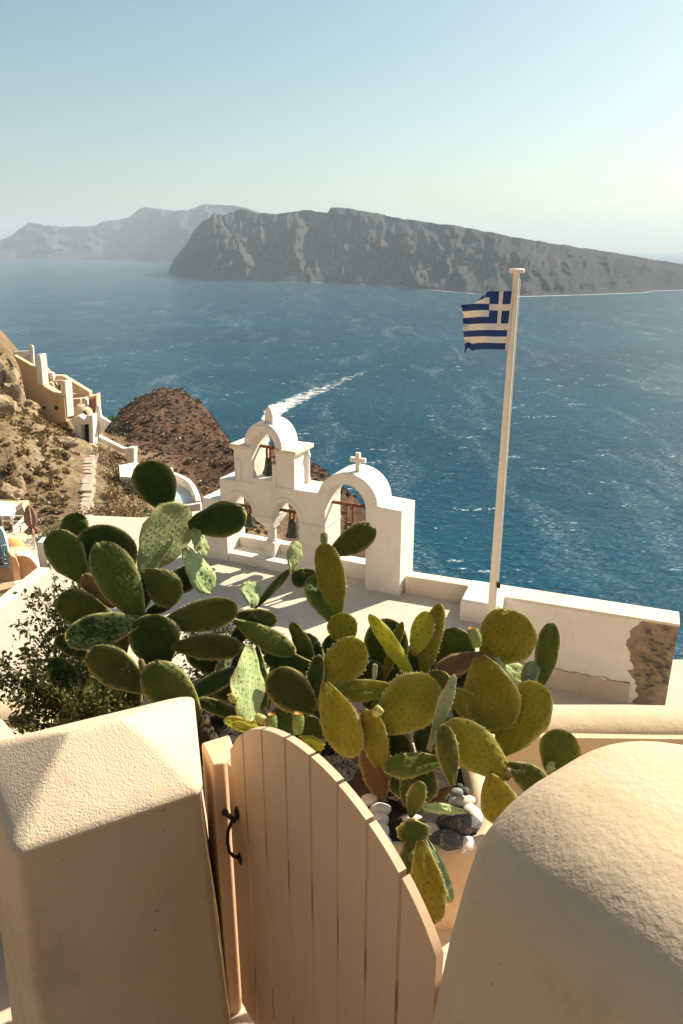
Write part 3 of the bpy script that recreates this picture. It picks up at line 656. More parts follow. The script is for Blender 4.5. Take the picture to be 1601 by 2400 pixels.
def flag_pt(i, j):
    s = i / nx; t = j / ny                     # s: 0 at hoist, 1 at fly; t: 0 top, 1 bottom
    hx = 1195 + (1068 - 1195) * t; hy = 488 + (1562 - 488) * t
    fx = 255 + 60 * t; 
    x = hx + (fx - hx) * s; y = hy + 10 * math.sin(s * 7 + t * 2) * s + 6 * math.sin(t * 9 + s * 4) * s
    fr = max(0, (s - 0.86)) / 0.14
    x += fr * 55 * fbm(t * 4, 1.7, 0, 3); y += fr * 26 * fbm(t * 8, 6.1)
    # top corner folded down and inwards, bottom corner flicked out
    if t < 0.22 and s > 0.52: k = (0.22 - t) / 0.22 * (s - 0.52) / 0.48; y += 330 * k; x += 190 * k
    if t > 0.80 and s > 0.72: k = (t - 0.80) / 0.2 * (s - 0.72) / 0.28; x -= 10 * k; y += 60 * k * math.sin(s * 26)
    dep = 13.0 - 0.02 + 0.10 * math.sin(s * 6.5 + t * 2.0) * s ** 0.8 + 0.10 * fr * math.sin(t * 17)
    if t < 0.22 and s > 0.52: dep -= 0.16 * math.sin(math.pi * min(1, (s - 0.52) / 0.3)) * (0.22 - t) / 0.22
    return ony(*fz(x, y), dep)
fv = [flag_pt(i, j) for j in range(ny + 1) for i in range(nx + 1)]
ff = {0: [], 1: []}
for j in range(ny):
    st = j * 9 // ny
    for i in range(nx):
        s = (i + 0.5) / nx
        if st < 5:
            c = s / 0.455
            if c < 1:
                blue = not (0.40 < c < 0.60 or st == 2)
            else: blue = st % 2 == 0
        else: blue = st % 2 == 0
        ff[0 if blue else 1].append((j * (nx + 1) + i, j * (nx + 1) + i + 1, (j + 1) * (nx + 1) + i + 1, (j + 1) * (nx + 1) + i))
o = mk('cloth', fv, ff[0] + ff[1], [M['fblue'], M['fwhite']], flag, smooth=180, midx=[0] * len(ff[0]) + [1] * len(ff[1]))
so_ = o.modifiers.new('thickness', 'SOLIDIFY'); so_.thickness = 0.004
hb = MB(); hb.tube([ony(*fz(1190, 480), 12.95), ony(*fz(1064, 1575), 12.95)], 0.012, 6); hb.build('hoist_rope', M['fwhite'], flag)
# ================================================================== VILLAGE on the slope
def z4(x, y): return (x * 0.16582, 740 + y * 0.16582)
def z5(x, y): return (x * 0.12757, 1150 + y * 0.12757)
def panel(mb, px, Y, thick, yaw=0.0, holes=(), mi=0):
    """upright wall through the place seen at the first point, thick metres deep"""
    if 79 < Y < 88: Y *= 0.93                 # the castle ruin stands a little nearer than first surveyed
    n = Vector((math.sin(R(yaw)), -math.cos(R(yaw)), 0)); O = ony(px[0][0], px[0][1], Y)
    return mb.prism([onplane(u, v, O, n) for u, v in px], -n * thick, [[onplane(u, v, O, n) for u, v in h] for h in holes], mi)
def zz4(*p): return [z4(x, y) for x, y in p]
def zz5(*p): return [z5(x, y) for x, y in p]
def rect(x0, y0, x1, y1): return [(x0, y0), (x1, y0), (x1, y1), (x0, y1)]

oh = thing('ochre_house', ony(100, 975, 80), 'roofless ochre house wall with two tiny windows and white buttresses', 'house')
panel(MB(), zz4((185, 555), (500, 735), (520, 770), (532, 978), (600, 988), (872, 1150), (905, 1162), (932, 1500), (640, 1560), (380, 1500), (330, 1000), (270, 720)), 80, 0.6, -8,
      [zz4((600, 1280), (640, 1280), (640, 1322), (600, 1322)), zz4((765, 1270), (822, 1272), (820, 1336), (768, 1334))]).build('wall', M['ochre'], oh, bevel=0.05)
for q in (((604, 1284), (636, 1284), (636, 1318), (604, 1318)), ((770, 1275), (817, 1277), (815, 1331), (773, 1329))):
    panel(MB(), zz4(*q), 79.5, 0.1, -8).build('window', M['dark'], oh)
panel(MB(), zz4((515, 548), (562, 548), (582, 700), (604, 988), (536, 978), (498, 738)), 79.6, 0.9, -20).build('buttress', M['farwhite'], oh, bevel=0.05)
panel(MB(), zz4((868, 922), (918, 915), (955, 1435), (930, 1450), (903, 1165), (866, 1150)), 79.6, 1.0, -20).build('buttress', M['farwhite'], oh, bevel=0.05)
panel(MB(), zz4((600, 976), (874, 1140), (872, 1156), (598, 992)), 79.7, 0.9, -8).build('coping', M['ochre_lt'], oh)
panel(MB(), zz4((880, 1160), (903, 1164), (932, 1450), (908, 1440)), 79.75, 0.3, -8).build('edge_trim', M['redtrim'], oh)

wr = thing('white_room', ony(50, 840, 85), 'open white walled room highest up the slope left of the ochre house', 'house')
panel(MB(), zz4((190, 505), (445, 495), (445, 415), (470, 440), (482, 720), (300, 640), (180, 570)), 85.5, 0.4, 10).build('back_wall', M['farwhite'], wr, bevel=0.04)
panel(MB(), zz4((440, 410), (468, 430), (482, 715), (446, 700)), 84.0, 1.4, 30).build('side_wall', M['farwhite'], wr, bevel=0.04)
panel(MB(), zz4((300, 620), (445, 520), (445, 695)), 84.8, 0.2, 12).build('shadow_panel', M['greyfloor'], wr)  # bluish grey sheet painting the shadow inside the white room

ha = thing('arched_ruin', ony(170, 960, 87), 'pale ochre ruined hall with a wide half arch open to the sea', 'ruin')
arch_hole = [(930, 1016), (965, 1020), (1000, 1034), (1035, 1060), (1065, 1095), (1086, 1130), (1010, 1112), (930, 1100)]
panel(MB(), zz4((572, 684), (690, 812), (735, 842), (880, 846), (1262, 1078), (1266, 1440), (930, 1460), (640, 1100), (600, 960)), 87, 0.7, -12, [zz4(*arch_hole)]).build('wall', M['ochre_lt'], ha, bevel=0.05)
panel(MB(), zz4((690, 812), (735, 806), (760, 870), (762, 930), (725, 930)), 86, 0.6).build('chimney', M['farwhite'], ha)
panel(MB(), zz4((762, 915), (880, 915), (878, 1140), (812, 1090), (812, 935), (762, 930)), 85.2, 0.4).build('door_frame', M['ochre_lt'], ha)
panel(MB(), zz4((815, 938), (862, 938), (862, 1120), (815, 1090)), 85.5, 0.1).build('doorway', M['dark'], ha)
panel(MB(), zz4((828, 980), (848, 980), (848, 1080), (828, 1075)), 85.2, 0.2).build('door_post', M['farwhite'], ha)
panel(MB(), zz4((935, 1185), (1138, 1172), (1140, 1310), (950, 1310)), 84.5, 1.5).build('inner_block', M['ochre_lt'], ha, bevel=0.05)
panel(MB(), zz4((955, 1310), (1140, 1305), (1140, 1420), (960, 1420)), 84.6, 0.4).build('lower_wall', M['ochre_lt'], ha)
panel(MB(), zz4((960, 1312), (1030, 1310), (1030, 1400), (962, 1405)), 84.4, 0.15).build('doorway', M['dark'], ha)
panel(MB(), zz4((1150, 1170), (1190, 1160), (1222, 1180), (1222, 1312), (1155, 1312)), 83.8, 0.8).build('oven_stack', M['farwhite'], ha, bevel=0.05)
panel(MB(), zz4((640, 960), (735, 950), (760, 1000), (810, 1090), (700, 1040), (640, 1000)), 84.5, 1.2).build('stair', M['ochre_lt'], ha)
do = MB(); c = ony(*z4(1180, 1440), 76.7); do.lathe(c, [(1.05, 0), (1.05, 0.4), (0.98, 0.85), (0.75, 1.2), (0.4, 1.42), (0, 1.48)], 18); do.build('oven_dome', M['ochre_lt'], ha, smooth=60)
panel(MB(), [z4(1195 + 28 * math.cos(k * 0.524), 1380 + 32 * math.sin(k * 0.524)) for k in range(12)], 81.4, 0.1).build('oven_mouth', M['dark'], ha)

bt = thing('brick_tower', ony(218, 985, 82), 'narrow red brick stair tower with pinkish corner strips', 'tower')
panel(MB(), zz4((1252, 1145), (1330, 1140), (1330, 1122), (1358, 1124), (1372, 1460), (1262, 1440)), 83, 1.5).build('wall', M['ochre_lt'], bt, bevel=0.04)
panel(MB(), zz4((1284, 1180), (1332, 1174), (1342, 1445), (1288, 1430)), 82.9, 0.2).build('brick_face', M['redbrick'], bt)
panel(MB(), zz4((1250, 1140), (1262, 1140), (1280, 1410), (1262, 1420)), 82.8, 0.3).build('corner_strip', M['redtrim'], bt)
panel(MB(), zz4((1344, 1128), (1358, 1126), (1372, 1450), (1356, 1450)), 82.8, 0.3).build('corner_strip', M['redtrim'], bt)

gh = thing('gatehouse', ony(198, 1030, 80), 'small white gatehouse with scalloped top and dark doorway above the stair path', 'gatehouse')
panel(MB(), [(163, 986), (176, 977), (185, 974), (190, 979), (198, 983), (204, 975), (217, 973), (219, 1050), (176, 1050), (174, 1000)], 80, 1.2, -4, [[(189, 996), (208, 994), (209, 1046), (191, 1046)]]).build('wall', M['farwhite'], gh, bevel=0.04)
panel(MB(), [(188, 993), (211, 991), (211, 1048), (188, 1048)], 81.1, 0.1, -4).build('doorway', M['dark'], gh)
for u in (182.5, 211.3): panel(MB(), [(u - 1.2, 992), (u + 1.2, 992), (u + 1.2, 995), (u - 1.2, 995)], 79.97, 0.05, -4).build('lamp', M['dark'], gh)
panel(MB(), [(226, 950), (232, 951), (235, 976), (257, 990), (236, 1018), (219, 1024), (217, 1006)], 81.5, 0.5, -6).build('buttress', M['farwhite'], gh, bevel=0.05)

lw = thing('stepped_wall', ony(290, 1070, 72), 'low whitewashed wall running down from the gatehouse to a square post', 'wall')
panel(MB(), [(221, 1018), (287, 1051), (297, 1051), (297, 1060), (284, 1061), (219, 1028)], 76, 0.5, -25).build('wall', M['farwhite'], lw)
panel(MB(), [(297, 1050), (314, 1050), (314, 1090), (299, 1090)], 70, 0.8, -10).build('post', M['farwhite'], lw, bevel=0.04)

wh = thing('white_house', ony(340, 1190, 58), 'white cube house with flat roof half hidden behind the topmost cactus pad', 'house')
panel(MB(), [(280, 1116), (398, 1128), (398, 1215), (312, 1215), (306, 1140), (284, 1130)], 58, 3.0, 12).build('wall', M['farwhite'], wh, bevel=0.06)
zr = ony(280, 1116, 58).z + 0.02
MB().prism([onz(278, 1090, zr), onz(316, 1083, zr), onz(400, 1100, zr), onz(400, 1128, zr), onz(280, 1117, zr)], (0, 0, -0.3)).build('roof', M['farwhite'], wh, bevel=0.05)
panel(MB(), [(392, 1103), (407, 1104), (408, 1215), (392, 1215)], 56, 1.0, 15).build('chimney_wall', M['farwhite'], wh, bevel=0.05)
bc = thing('pool_balcony', ony(430, 1190, 56), 'curved white balcony around a small grey-blue plunge pool', 'balcony')
zb_ = ony(430, 1165, 57).z
MB().prism([onz(u, v, zb_) for u, v in ((402, 1130), (436, 1146), (450, 1166), (457, 1190), (402, 1200))], (0, 0, -1.0)).build('floor', M['greyfloor'], bc)
MB().prism([onz(u, v, zb_ + 0.02) for u, v in ((410, 1150), (432, 1156), (442, 1170), (444, 1184), (410, 1186))], (0, 0, 0.02)).build('water', M['bluefloor'], bc)
cv = [onz(u, v, zb_) for u, v in ((402, 1128), (420, 1136), (436, 1145), (446, 1156), (452, 1168), (457, 1182), (460, 1196))]
for a, b in zip(cv[:-1], cv[1:]):
    d = (b - a).normalized(); n = Vector((-d.y, d.x, 0))
    MB().box(a - Vector((0, 0, 1.0)), (b - a), n * 0.4, (0, 0, 1.75)).build('parapet', M['farwhite'], bc, bevel=0.04)
panel(MB(), [(408, 1190), (470, 1180), (472, 1215), (408, 1222)], 50, 0.4, 0).build('front_wall', M['farwhite'], bc, bevel=0.04)

# ---- lower houses by the left edge
vh = thing('cream_roof_house', ony(30, 1215, 45), 'cream flat-roofed house with white railing at the left edge behind the parasol', 'house')
zr = ony(*z5(60, 460), 44).z
MB().prism([onz(*z5(x, y), zr) for x, y in ((-300, 150), (0, 172), (450, 270), (190, 455), (-300, 470))], (0, 0, -0.35)).build('roof', M['farwhite'], vh, bevel=0.05)
panel(MB(), zz5((-300, 470), (190, 455), (200, 740), (-300, 760)), 44.2, 3.0).build('wall', M['ochre_lt'], vh)
panel(MB(), zz5((50, 560), (190, 560), (190, 700), (50, 705)), 44.1, 0.2).build('shaded_porch', M['peach'], vh)
panel(MB(), zz5((200, 455), (420, 300), (480, 480), (460, 600), (240, 640)), 44.6, 1.0, 25).build('side_wall', M['ochre_lt'], vh)
pz_ = ony(*z5(450, 950), 37.5).z
plaza = MB().prism([onz(*z5(x, y), pz_) for x, y in ((-400, 760), (230, 745), (470, 640), (720, 760), (840, 760), (840, 1340), (560, 1330), (300, 1250), (-400, 1250))], (0, 0, -2.5)).build('plaza', M['cream_floor']); tag(plaza, kind='structure')
rl = thing('white_railing', onz(*z5(150, 930), pz_), 'white painted railing and stair balustrade next to the folded parasol', 'railing')
def bar(a, b, Ya, Yb, r, nm): MB().tube([ony(*z5(*a), Ya), ony(*z5(*b), Yb)], r, 6).build(nm, M['farwhite'], rl, smooth=60)
for x, y0, y1 in ((40, 460, 720), (228, 460, 920)): bar((x, y0), (x + 10, y1), 40, 40, 0.05, 'post')
for y in (462, 560): bar((30, y), (470, y + 4), 40, 40.5, 0.035, 'rail')
for (a, b) in (((250, 740), (500, 490)), ((262, 830), (515, 600)), ((290, 905), (520, 720))):
    p, q = ony(*z5(*a), 39), ony(*z5(*b), 40.5); MB().box(p, q - p, (0, 0.1, 0), (0, 0, 0.24)).build('stringer', M['farwhite'], rl)
for x, y0, y1 in ((380, 640, 900), (460, 740, 930), (540, 770, 860)): bar((x, y0), (x + 8, y1), 39, 39, 0.05, 'post')
um = thing('parasol', onz(*z5(650, 1065), pz_), 'folded taupe parasol tied at the waist on the left plaza', 'parasol', None)
b0 = onz(*z5(650, 1065), pz_); t0_ = ony(*z5(528, 262), b0.y)
MB().tube([b0, b0.lerp(t0_, 1.0)], 0.05, 8).build('pole', M['pole'], um, smooth=60)
cn = MB(); rings = []
for k, (h, r) in enumerate(((0.36, 0.30), (0.42, 0.36), (0.50, 0.16), (0.52, 0.17), (0.62, 0.30), (0.78, 0.27), (0.92, 0.16), (1.0, 0.04))):
    c = b0.lerp(t0_, h); rings.append([c + Vector((math.cos(a * math.pi / 8) * r * (1.18 if a % 2 else 0.78), math.sin(a * math.pi / 8) * r * (1.18 if a % 2 else 0.78), 0)) for a in range(16)])
cn.loft(rings).build('canopy', M['canvas'], um, smooth=50)
ph = thing('peach_house', ony(*z5(450, 1690), 29), 'peach house with curved gable wall and white rim below the terrace', 'house')
panel(MB(), zz5((190, 1190), (300, 1205), (440, 1205), (545, 1240), (630, 1340), (705, 1520), (560, 1900), (280, 1900), (250, 1450)), 29, 0.9, 14).build('gable', M['peach'], ph, bevel=0.06)
panel(MB(), zz5((290, 1190), (440, 1185), (560, 1225), (660, 1340), (765, 1500), (700, 1530), (628, 1350), (540, 1255), (430, 1215), (300, 1212)), 28.9, 0.5, 14).build('rim', M['farwhite'], ph, bevel=0.05)
panel(MB(), zz5((190, 1180), (300, 1210), (370, 1400), (400, 1700), (280, 1720), (240, 1420)), 28.6, 0.7, 35).build('corner_wall', M['peach'], ph, bevel=0.05)
od = MB(); c = ony(*z5(245, 1130), 33); od.lathe(c, [(0.62, -0.6), (0.62, 0), (0.56, 0.3), (0.4, 0.55), (0.18, 0.66), (0, 0.68)], 16); od.build('dome', M['orange'], ph, smooth=60)
bh = thing('blue_door_house', ony(*z5(50, 1690), 30), 'house corner with pale blue glazed door frame at the left edge', 'house')
panel(MB(), zz5((-120, 690), (10, 690), (60, 770), (130, 1000), (192, 1390), (0, 1420), (-120, 1430)), 30, 0.25, 10,
      [zz5(*rect(-10, 1258, 42, 1300)), zz5(*rect(66, 1252, 126, 1298)), zz5(*rect(-10, 1318, 50, 1384)), zz5(*rect(76, 1318, 150, 1372)), zz5((0, 1060), (30, 1050), (42, 1200), (0, 1220)), zz5((58, 1060), (90, 1060), (125, 1215), (62, 1220))]).build('door_frame', M['bluepaint'], bh, bevel=0.02)
panel(MB(), zz5((-120, 700), (8, 700), (55, 780), (125, 1005), (185, 1385), (0, 1412), (-120, 1420)), 30.32, 0.08, 10).build('glass', M['dark'], bh)
panel(MB(), zz5((-20, 1010), (132, 1000), (136, 1040), (-20, 1052)), 29.9, 0.1, 10).build('transom', M['bluepaint'], bh)
panel(MB(), zz5((-200, 1430), (0, 1420), (195, 1400), (255, 1430), (275, 1720), (-200, 1740)), 30.05, 2.5, 10).build('wall', M['ochre_lt'], bh, bevel=0.04)
zf = ony(*z5(150, 1700), 28.5).z
MB().prism([onz(*z5(x, y), zf) for x, y in ((-300, 1680), (0, 1690), (280, 1700), (545, 1690), (285, 1752), (0, 1832), (-300, 1900))], (0, 0, -0.2)).build('flat_roof', M['farwhite'], bh, bevel=0.03)
panel(MB(), zz5((-300, 1880), (0, 1836), (285, 1756), (292, 1885), (110, 2060), (0, 2300), (-300, 2300)), 27, 1.0, -20).build('lower_wall', M['peach'], bh)
panel(MB(), zz5((285, 1752), (545, 1692), (300, 1900)), 26.9, 0.5, 30).build('lower_side', M['farwhite'], bh)
lf = MB().prism([onz(*z5(x, y), -12.2) for x, y in ((-400, 1880), (0, 1880), (120, 2055), (-40, 2200), (-400, 2300))], (0, 0, -0.4)).build('lower_yard', M['cream_floor']); tag(lf, kind='structure')

# ---- stone stair path up the slope
sp = thing('stone_path', ony(205, 1150, 52), None, None); sp['kind'] = 'structure'
ns = 56
for k in range(ns):
    t = k / (ns - 1) * (len(PP) - 1); i = min(int(t), len(PP) - 2); fr = t - i
    a = [PP[i][q] + (PP[i + 1][q] - PP[i][q]) * fr for q in range(3)]
    p = ony(*a); p.z = tz(p.x, p.y) + 0.12
    w = 0.78 + 0.12 * math.sin(k * 1.7)
    MB().box(p + Vector((-w / 2, -0.45, -0.35)), (w, random.uniform(-0.1, 0.1), 0), (random.uniform(-0.1, 0.1), 0.75, 0), (0, 0, 0.40)).build('step', M['stone_step'], sp, bevel=0.03, seg=1)

# ---- bushes
def leaf_cloud(mb, c, rad, n, size, squash=(1, 1, 1), shell=0.5, mi=0):
    for k in range(n):
        d = Vector((random.gauss(0, 1), random.gauss(0, 1), random.gauss(0, 1))).normalized()
        r = rad * (shell + (1 - shell) * random.random()) * (1 + 0.35 * fbm(d.x * 2 + c.x, d.y * 2 + c.y, d.z * 2, 3))
        p = c + Vector((d.x * r * squash[0], d.y * r * squash[1], d.z * r * squash[2]))
        leaf(mb, p, size * random.uniform(0.6, 1.2), mi)
def leaf(mb, p, s, mi=0, d=None):
    d = d or Vector((random.gauss(0, 1), random.gauss(0, 1), random.gauss(0, 1) + 0.3)).normalized()
    q = d.orthogonal().normalized(); q.rotate(Matrix.Rotation(random.uniform(0, 6.28), 3, d))
    n = d.cross(q) * s * 0.12
    mb.add([p - d * s * 0.5, p + q * s * 0.28 + n, p + d * s * 0.5, p - q * s * 0.28 + n], [(0, 1, 2), (0, 2, 3)], mi)
def bush(u, v, Y, rad, m, label, n=420, sq=(1, 1, 0.8), size=0.22, name='bush'):
    c = ony(u, v, Y); c.z = tz(c.x, c.y) + rad * 0.35
    t = thing(name, c - Vector((0, 0, rad * 0.4)), label, 'bush')
    mb = MB(); leaf_cloud(mb, c, rad, n, size, sq, 0.35); mb.build('foliage', m, t)
    tr = MB()
    for k in range(5):
        a = k * 1.3; tr.tube([c - Vector((0, 0, rad * 0.7)), c + Vector((math.cos(a) * rad * 0.6, math.sin(a) * rad * 0.6, rad * 0.3))], [0.05, 0.015], 5)
    tr.build('stem', M['twig'], t)
bush(232, 1078, 70, 1.1, M['dryleaf'], 'golden dry bush just right of the stair path below the gatehouse')
bush(250, 1100, 66, 1.3, M['scrub'], 'brown dry bush right of the stair path halfway up the slope')
bush(262, 1135, 60, 1.2, M['dryleaf'], 'golden bush between the stair path and the white cube house')
bush(268, 1165, 52, 1.1, M['dryleaf'], 'rounded straw-coloured bush near the lower end of the stair path')
bush(305, 1150, 56, 1.4, M['leaf_dk'], 'dark green bush against the wall of the white cube house')
bush(318, 1190, 47, 1.0, M['leaf_dk'], 'dark bush at the terrace edge below the white cube house')
bush(285, 1196, 45, 1.2, M['dryleaf'], 'wide straw-coloured bush hugging the far edge of the terrace', sq=(1.5, 1, 0.5))
bush(232, 1196, 44, 1.1, M['scrub'], 'low brown bush at the terrace edge beside the path foot', sq=(1.6, 1, 0.5))
bush(252, 1018, 90, 1.8, M['leaf_dk'], 'dark green bush behind the gatehouse buttress', size=0.4)
bush(128, 1232, 38, 0.95, M['leaf'], 'green leafy bush between the parasol and the terrace corner', 600, (1.4, 1, 0.7), 0.14)
bush(98, 1238, 38, 0.6, M['leaf'], 'small bright green bush right behind the folded parasol', 350, (1, 1, 0.8), 0.12)
def rock(u, v, Y, r, label, seed, sq=(1, 1, 0.8)):
    c = ony(u, v, Y); c.z = tz(c.x, c.y) + r * 0.15
    bm = bmesh.new(); bmesh.ops.create_icosphere(bm, subdivisions=3, radius=1.0)
    vs = []
    for q in bm.verts:
        d = q.co.normalized(); k = 1 + 0.45 * fbm(d.x * 1.3 + seed, d.y * 1.3, d.z * 1.3, 4) + 0.12 * fbm(d.x * 5 + seed, d.y * 5, d.z * 5, 3)
        vs.append(c + Vector((d.x * k * r * sq[0], d.y * k * r * sq[1], d.z * k * r * sq[2])))
    fs = [tuple(w.index for w in f.verts) for f in bm.faces]; bm.free()
    o = mk('boulder', vs, fs, M['boulder'], smooth=35); tag(o, label, 'boulder')
rock(8, 872, 70, 1.5, 'pale cliff crag at the left edge beside the ochre house wall', 1.3, (0.8, 0.7, 1.3))
rock(30, 915, 69, 1.1, 'pale pitted rock at the foot of the crag beside the ochre house', 9.3, (0.9, 0.7, 1.2))
rock(66, 985, 68, 0.95, 'pale rounded boulder below the corner of the ochre house', 5.1)
rock(18, 990, 64, 1.0, 'dark pitted boulder at the left edge below the crag', 8.8)
rock(42, 1128, 50, 0.75, 'upright cream rock above the cream-roofed house', 2.9, (0.7, 0.6, 1.2))
rock(8, 1130, 49, 0.9, 'reddish cream rock at the left edge above the flat roof', 4.4)
rock(150, 1066, 66, 0.8, 'dark hollow crag left of the stair path under the gatehouse', 7.7, (1.5, 0.8, 0.6))

# wake of a passing boat
wk = [(628, 985, 26), (648, 962, 44), (680, 944, 50), (720, 926, 46), (770, 906, 40), (830, 882, 32), (900, 858, 24), (1000, 838, 14)]
v = []; fa = []; at = []
for k in range(61):
    t = k / 60 * (len(wk) - 1); i = min(int(t), len(wk) - 2); fr = t - i
    u, vv, w = [wk[i][q] + (wk[i + 1][q] - wk[i][q]) * fr for q in range(3)]
    a0 = onz(u, vv, SEA); d0 = onz(wk[i][0], wk[i][1], SEA); d1 = onz(wk[i + 1][0], wk[i + 1][1], SEA)
    d = (d1 - d0).normalized(); n = Vector((-d.y, d.x, 0)); hw = w * a0.length / FPX * 0.8
    for q in range(7):
        s = q / 6 * 2 - 1; v.append(a0 + n * s * hw + Vector((0, 0, 0.35))); at.append(max(0, 1.0 - 0.5 * s * s - 0.72 * (k / 60) ** 0.85) if abs(s) < 0.99 else 0.0)
    if k: b = 7 * k; fa += [(b - 7 + q, b - 6 + q, b + 1 + q, b + q) for q in range(6)]
wo = mk('wake', v, fa, M['wake']); tag(wo, kind='stuff')
a_ = wo.data.attributes.new('foam', 'FLOAT', 'POINT'); a_.data.foreach_set('value', at)

# ================================================================== FOREGROUND
FLOOR = -2.57
GA = onz(545, 1775, -1.45); GB = onz(1028, 2290, -1.45)
g = (GB - GA).normalized(); gm = Vector((-g.y, g.x, 0))          # gm points away from the camera
if gm.y < 0: gm = -gm
def rrect(cx, cy, a, b, r, z, ax, ay, n=6):
    out = []
    r = min(r, a * 0.999, b * 0.999)
    for qx, qy, t0 in ((1, 1, 0), (-1, 1, 90), (-1, -1, 180), (1, -1, 270)):
        for k in range(n + 1):
            t = R(t0 + 90 * k / n); x = qx * (a - r) + r * math.cos(t); y = qy * (b - r) + r * math.sin(t)
            p = ax * (cx + x) + ay * (cy + y); out.append(Vector((p.x, p.y, z)))
    return out
# left pillar with hipped cap
FLc = onz(31, 2000, -1.4); FRc = onz(472, 1850, -1.4)
pa = (FRc - FLc).normalized(); pb = Vector((-pa.y, pa.x, 0)); PA, PBh = 0.30, 0.228
pc = FLc + pa * PA + pb * PBh
QUAD = [FLc, FRc, onz(450, 1632, -1.4), FLc + Vector((-0.275, 0.41, 0))]         # plan of the pillar, slightly out of square as built
pc = sum(QUAD, Vector((0, 0, 0))) / 4
def prect(e, r, z, n=7):
    out = []
    for p in rrect(0, 0, max(PA + e, 0.004), max(PBh + e, 0.004), r, z, Vector((1, 0, 0)), Vector((0, 1, 0)), n):
        a, b = (p.x / PA + 1) / 2, (p.y / PBh + 1) / 2
        q = QUAD[0] * (1 - a) * (1 - b) + QUAD[1] * a * (1 - b) + QUAD[2] * a * b + QUAD[3] * (1 - a) * b
        out.append(Vector((q.x, q.y, z)))
    return out
gp = thing('gate_pillar', (pc.x, pc.y, FLOOR), 'square cream stucco pillar with hipped cap left of the gate', 'pillar')
rg = [prect(0.06, 0.03, -2.8), prect(0.03, 0.03, -2.1), prect(-0.004, 0.028, -1.5), prect(-0.004, 0.026, -1.425)]
MB().loft(rg, cap1=False).build('shaft', M['stucco_wall'], gp, smooth=60)
rg = [prect(-0.006, 0.026, -1.428), prect(0.005, 0.03, -1.412), prect(0.006, 0.034, -1.400), prect(-0.006, 0.038, -1.388)] + [prect(-PBh * k, 0.04 * (1 - k) + 0.010, -1.388 + 0.128 * k - 0.012 * max(0, k - 0.8) ** 2 * 10) for k in (0.12, 0.25, 0.4, 0.55, 0.7, 0.82, 0.92, 0.98)]
MB().loft(rg, cap0=True).build('cap', M['stucco'], gp, smooth=60)
# timber gate post
po = [onz(u, v, -1.50) for u, v in ((471, 1740), (496, 1794), (526, 1788), (551, 1757), (537, 1720))]
ppost = MB().prism([Vector((p.x, p.y, FLOOR)) for p in po], (0, 0, -1.50 - FLOOR)).build('gate_post', M['gate'], bevel=0.008); tag(ppost, 'painted square timber post between pillar and gate', 'post')
# gate: eight boards cut to an arch, two rails behind, an iron handle
gate = thing('garden_gate', GA.lerp(GB, 0.5) + Vector((0, 0, FLOOR + 1.45)), 'arched peach-painted timber gate of vertical boards', 'gate')
def gtop(s):
    x = (s - 0.445) / 0.455; return -1.185 - 0.245 * (1 - math.sqrt(max(0, 1 - min(1, abs(x)) ** 2.0 * 0.86))) / (1 - math.sqrt(0.14)) 
js = [-0.017, 0.074, 0.187, 0.308, 0.424, 0.540, 0.655, 0.771, 0.887]
for k in range(8):
    s0, s1 = js[k] + 0.0012, js[k + 1] - (0.0085 if k < 7 else 0.0)
    tops = [(s1 - (s1 - s0) * q / 6) for q in range(7)]
    out = [(s0, FLOOR + 0.05), (s1, FLOOR + 0.05)] + [(s, gtop(s)) for s in tops]
    off = random.uniform(-0.001, 0.001)
    pts = [GA + g * s + gm * off + Vector((0, 0, z + 1.45)) for s, z in out]
    MB().prism(pts, gm * 0.022).build('board', M['gate'], gate, bevel=0.0042, seg=1)
for z0, z1 in ((-1.715, -1.60), (-2.345, -2.22)):
    MB().box(GA + gm * 0.0242 + g * -0.01 + Vector((0, 0, z0 + 1.45)), g * 0.89, gm * 0.024, (0, 0, z1 - z0)).build('rail', M['gate'], gate, bevel=0.003)
MB().box(GA + gm * 0.003 + g * -0.045 + Vector((0, 0, FLOOR + 0.05 + 1.45)), g * 0.026, gm * 0.02, (0, 0, 1.02)).build('edge_strip', M['gate'], gate, bevel=0.002)
def gpnt(s, z, d): return GA + g * s - gm * d + Vector((0, 0, z + 1.45))
hd = MB()
hd.tube([gpnt(0.012, -1.66, 0.004), gpnt(0.012, -1.672, 0.022), gpnt(0.012, -1.70, 0.036), gpnt(0.012, -1.74, 0.040), gpnt(0.012, -1.78, 0.036), gpnt(0.012, -1.808, 0.020), gpnt(0.012, -1.82, 0.004)], [0.006, 0.006, 0.0055, 0.0055, 0.0055, 0.006, 0.006], 8)
for z, h in ((-1.652, 0.05), (-1.828, 0.045)):
    hd.prism([gpnt(0.012 + a, z + b * h, 0.0005) for a, b in ((-0.009, -0.35), (0.009, -0.35), (0.012, 0.1), (0.0, 0.62), (-0.012, 0.1))], -gm * 0.004)
h_o = hd.build('handle', M['iron'], gate, smooth=50)
lt = MB(); lt.tube([gpnt(0.012, -1.675, 0.01), gpnt(-0.03, -1.668, 0.02)], [0.008, 0.007], 8); lt.lathe(gpnt(-0.034, -1.668, 0.02), [(0, -0.011), (0.009, -0.007), (0.012, 0), (0.009, 0.007), (0, 0.011)], 10)
lt.build('thumb_latch', M['iron'], h_o, smooth=50)

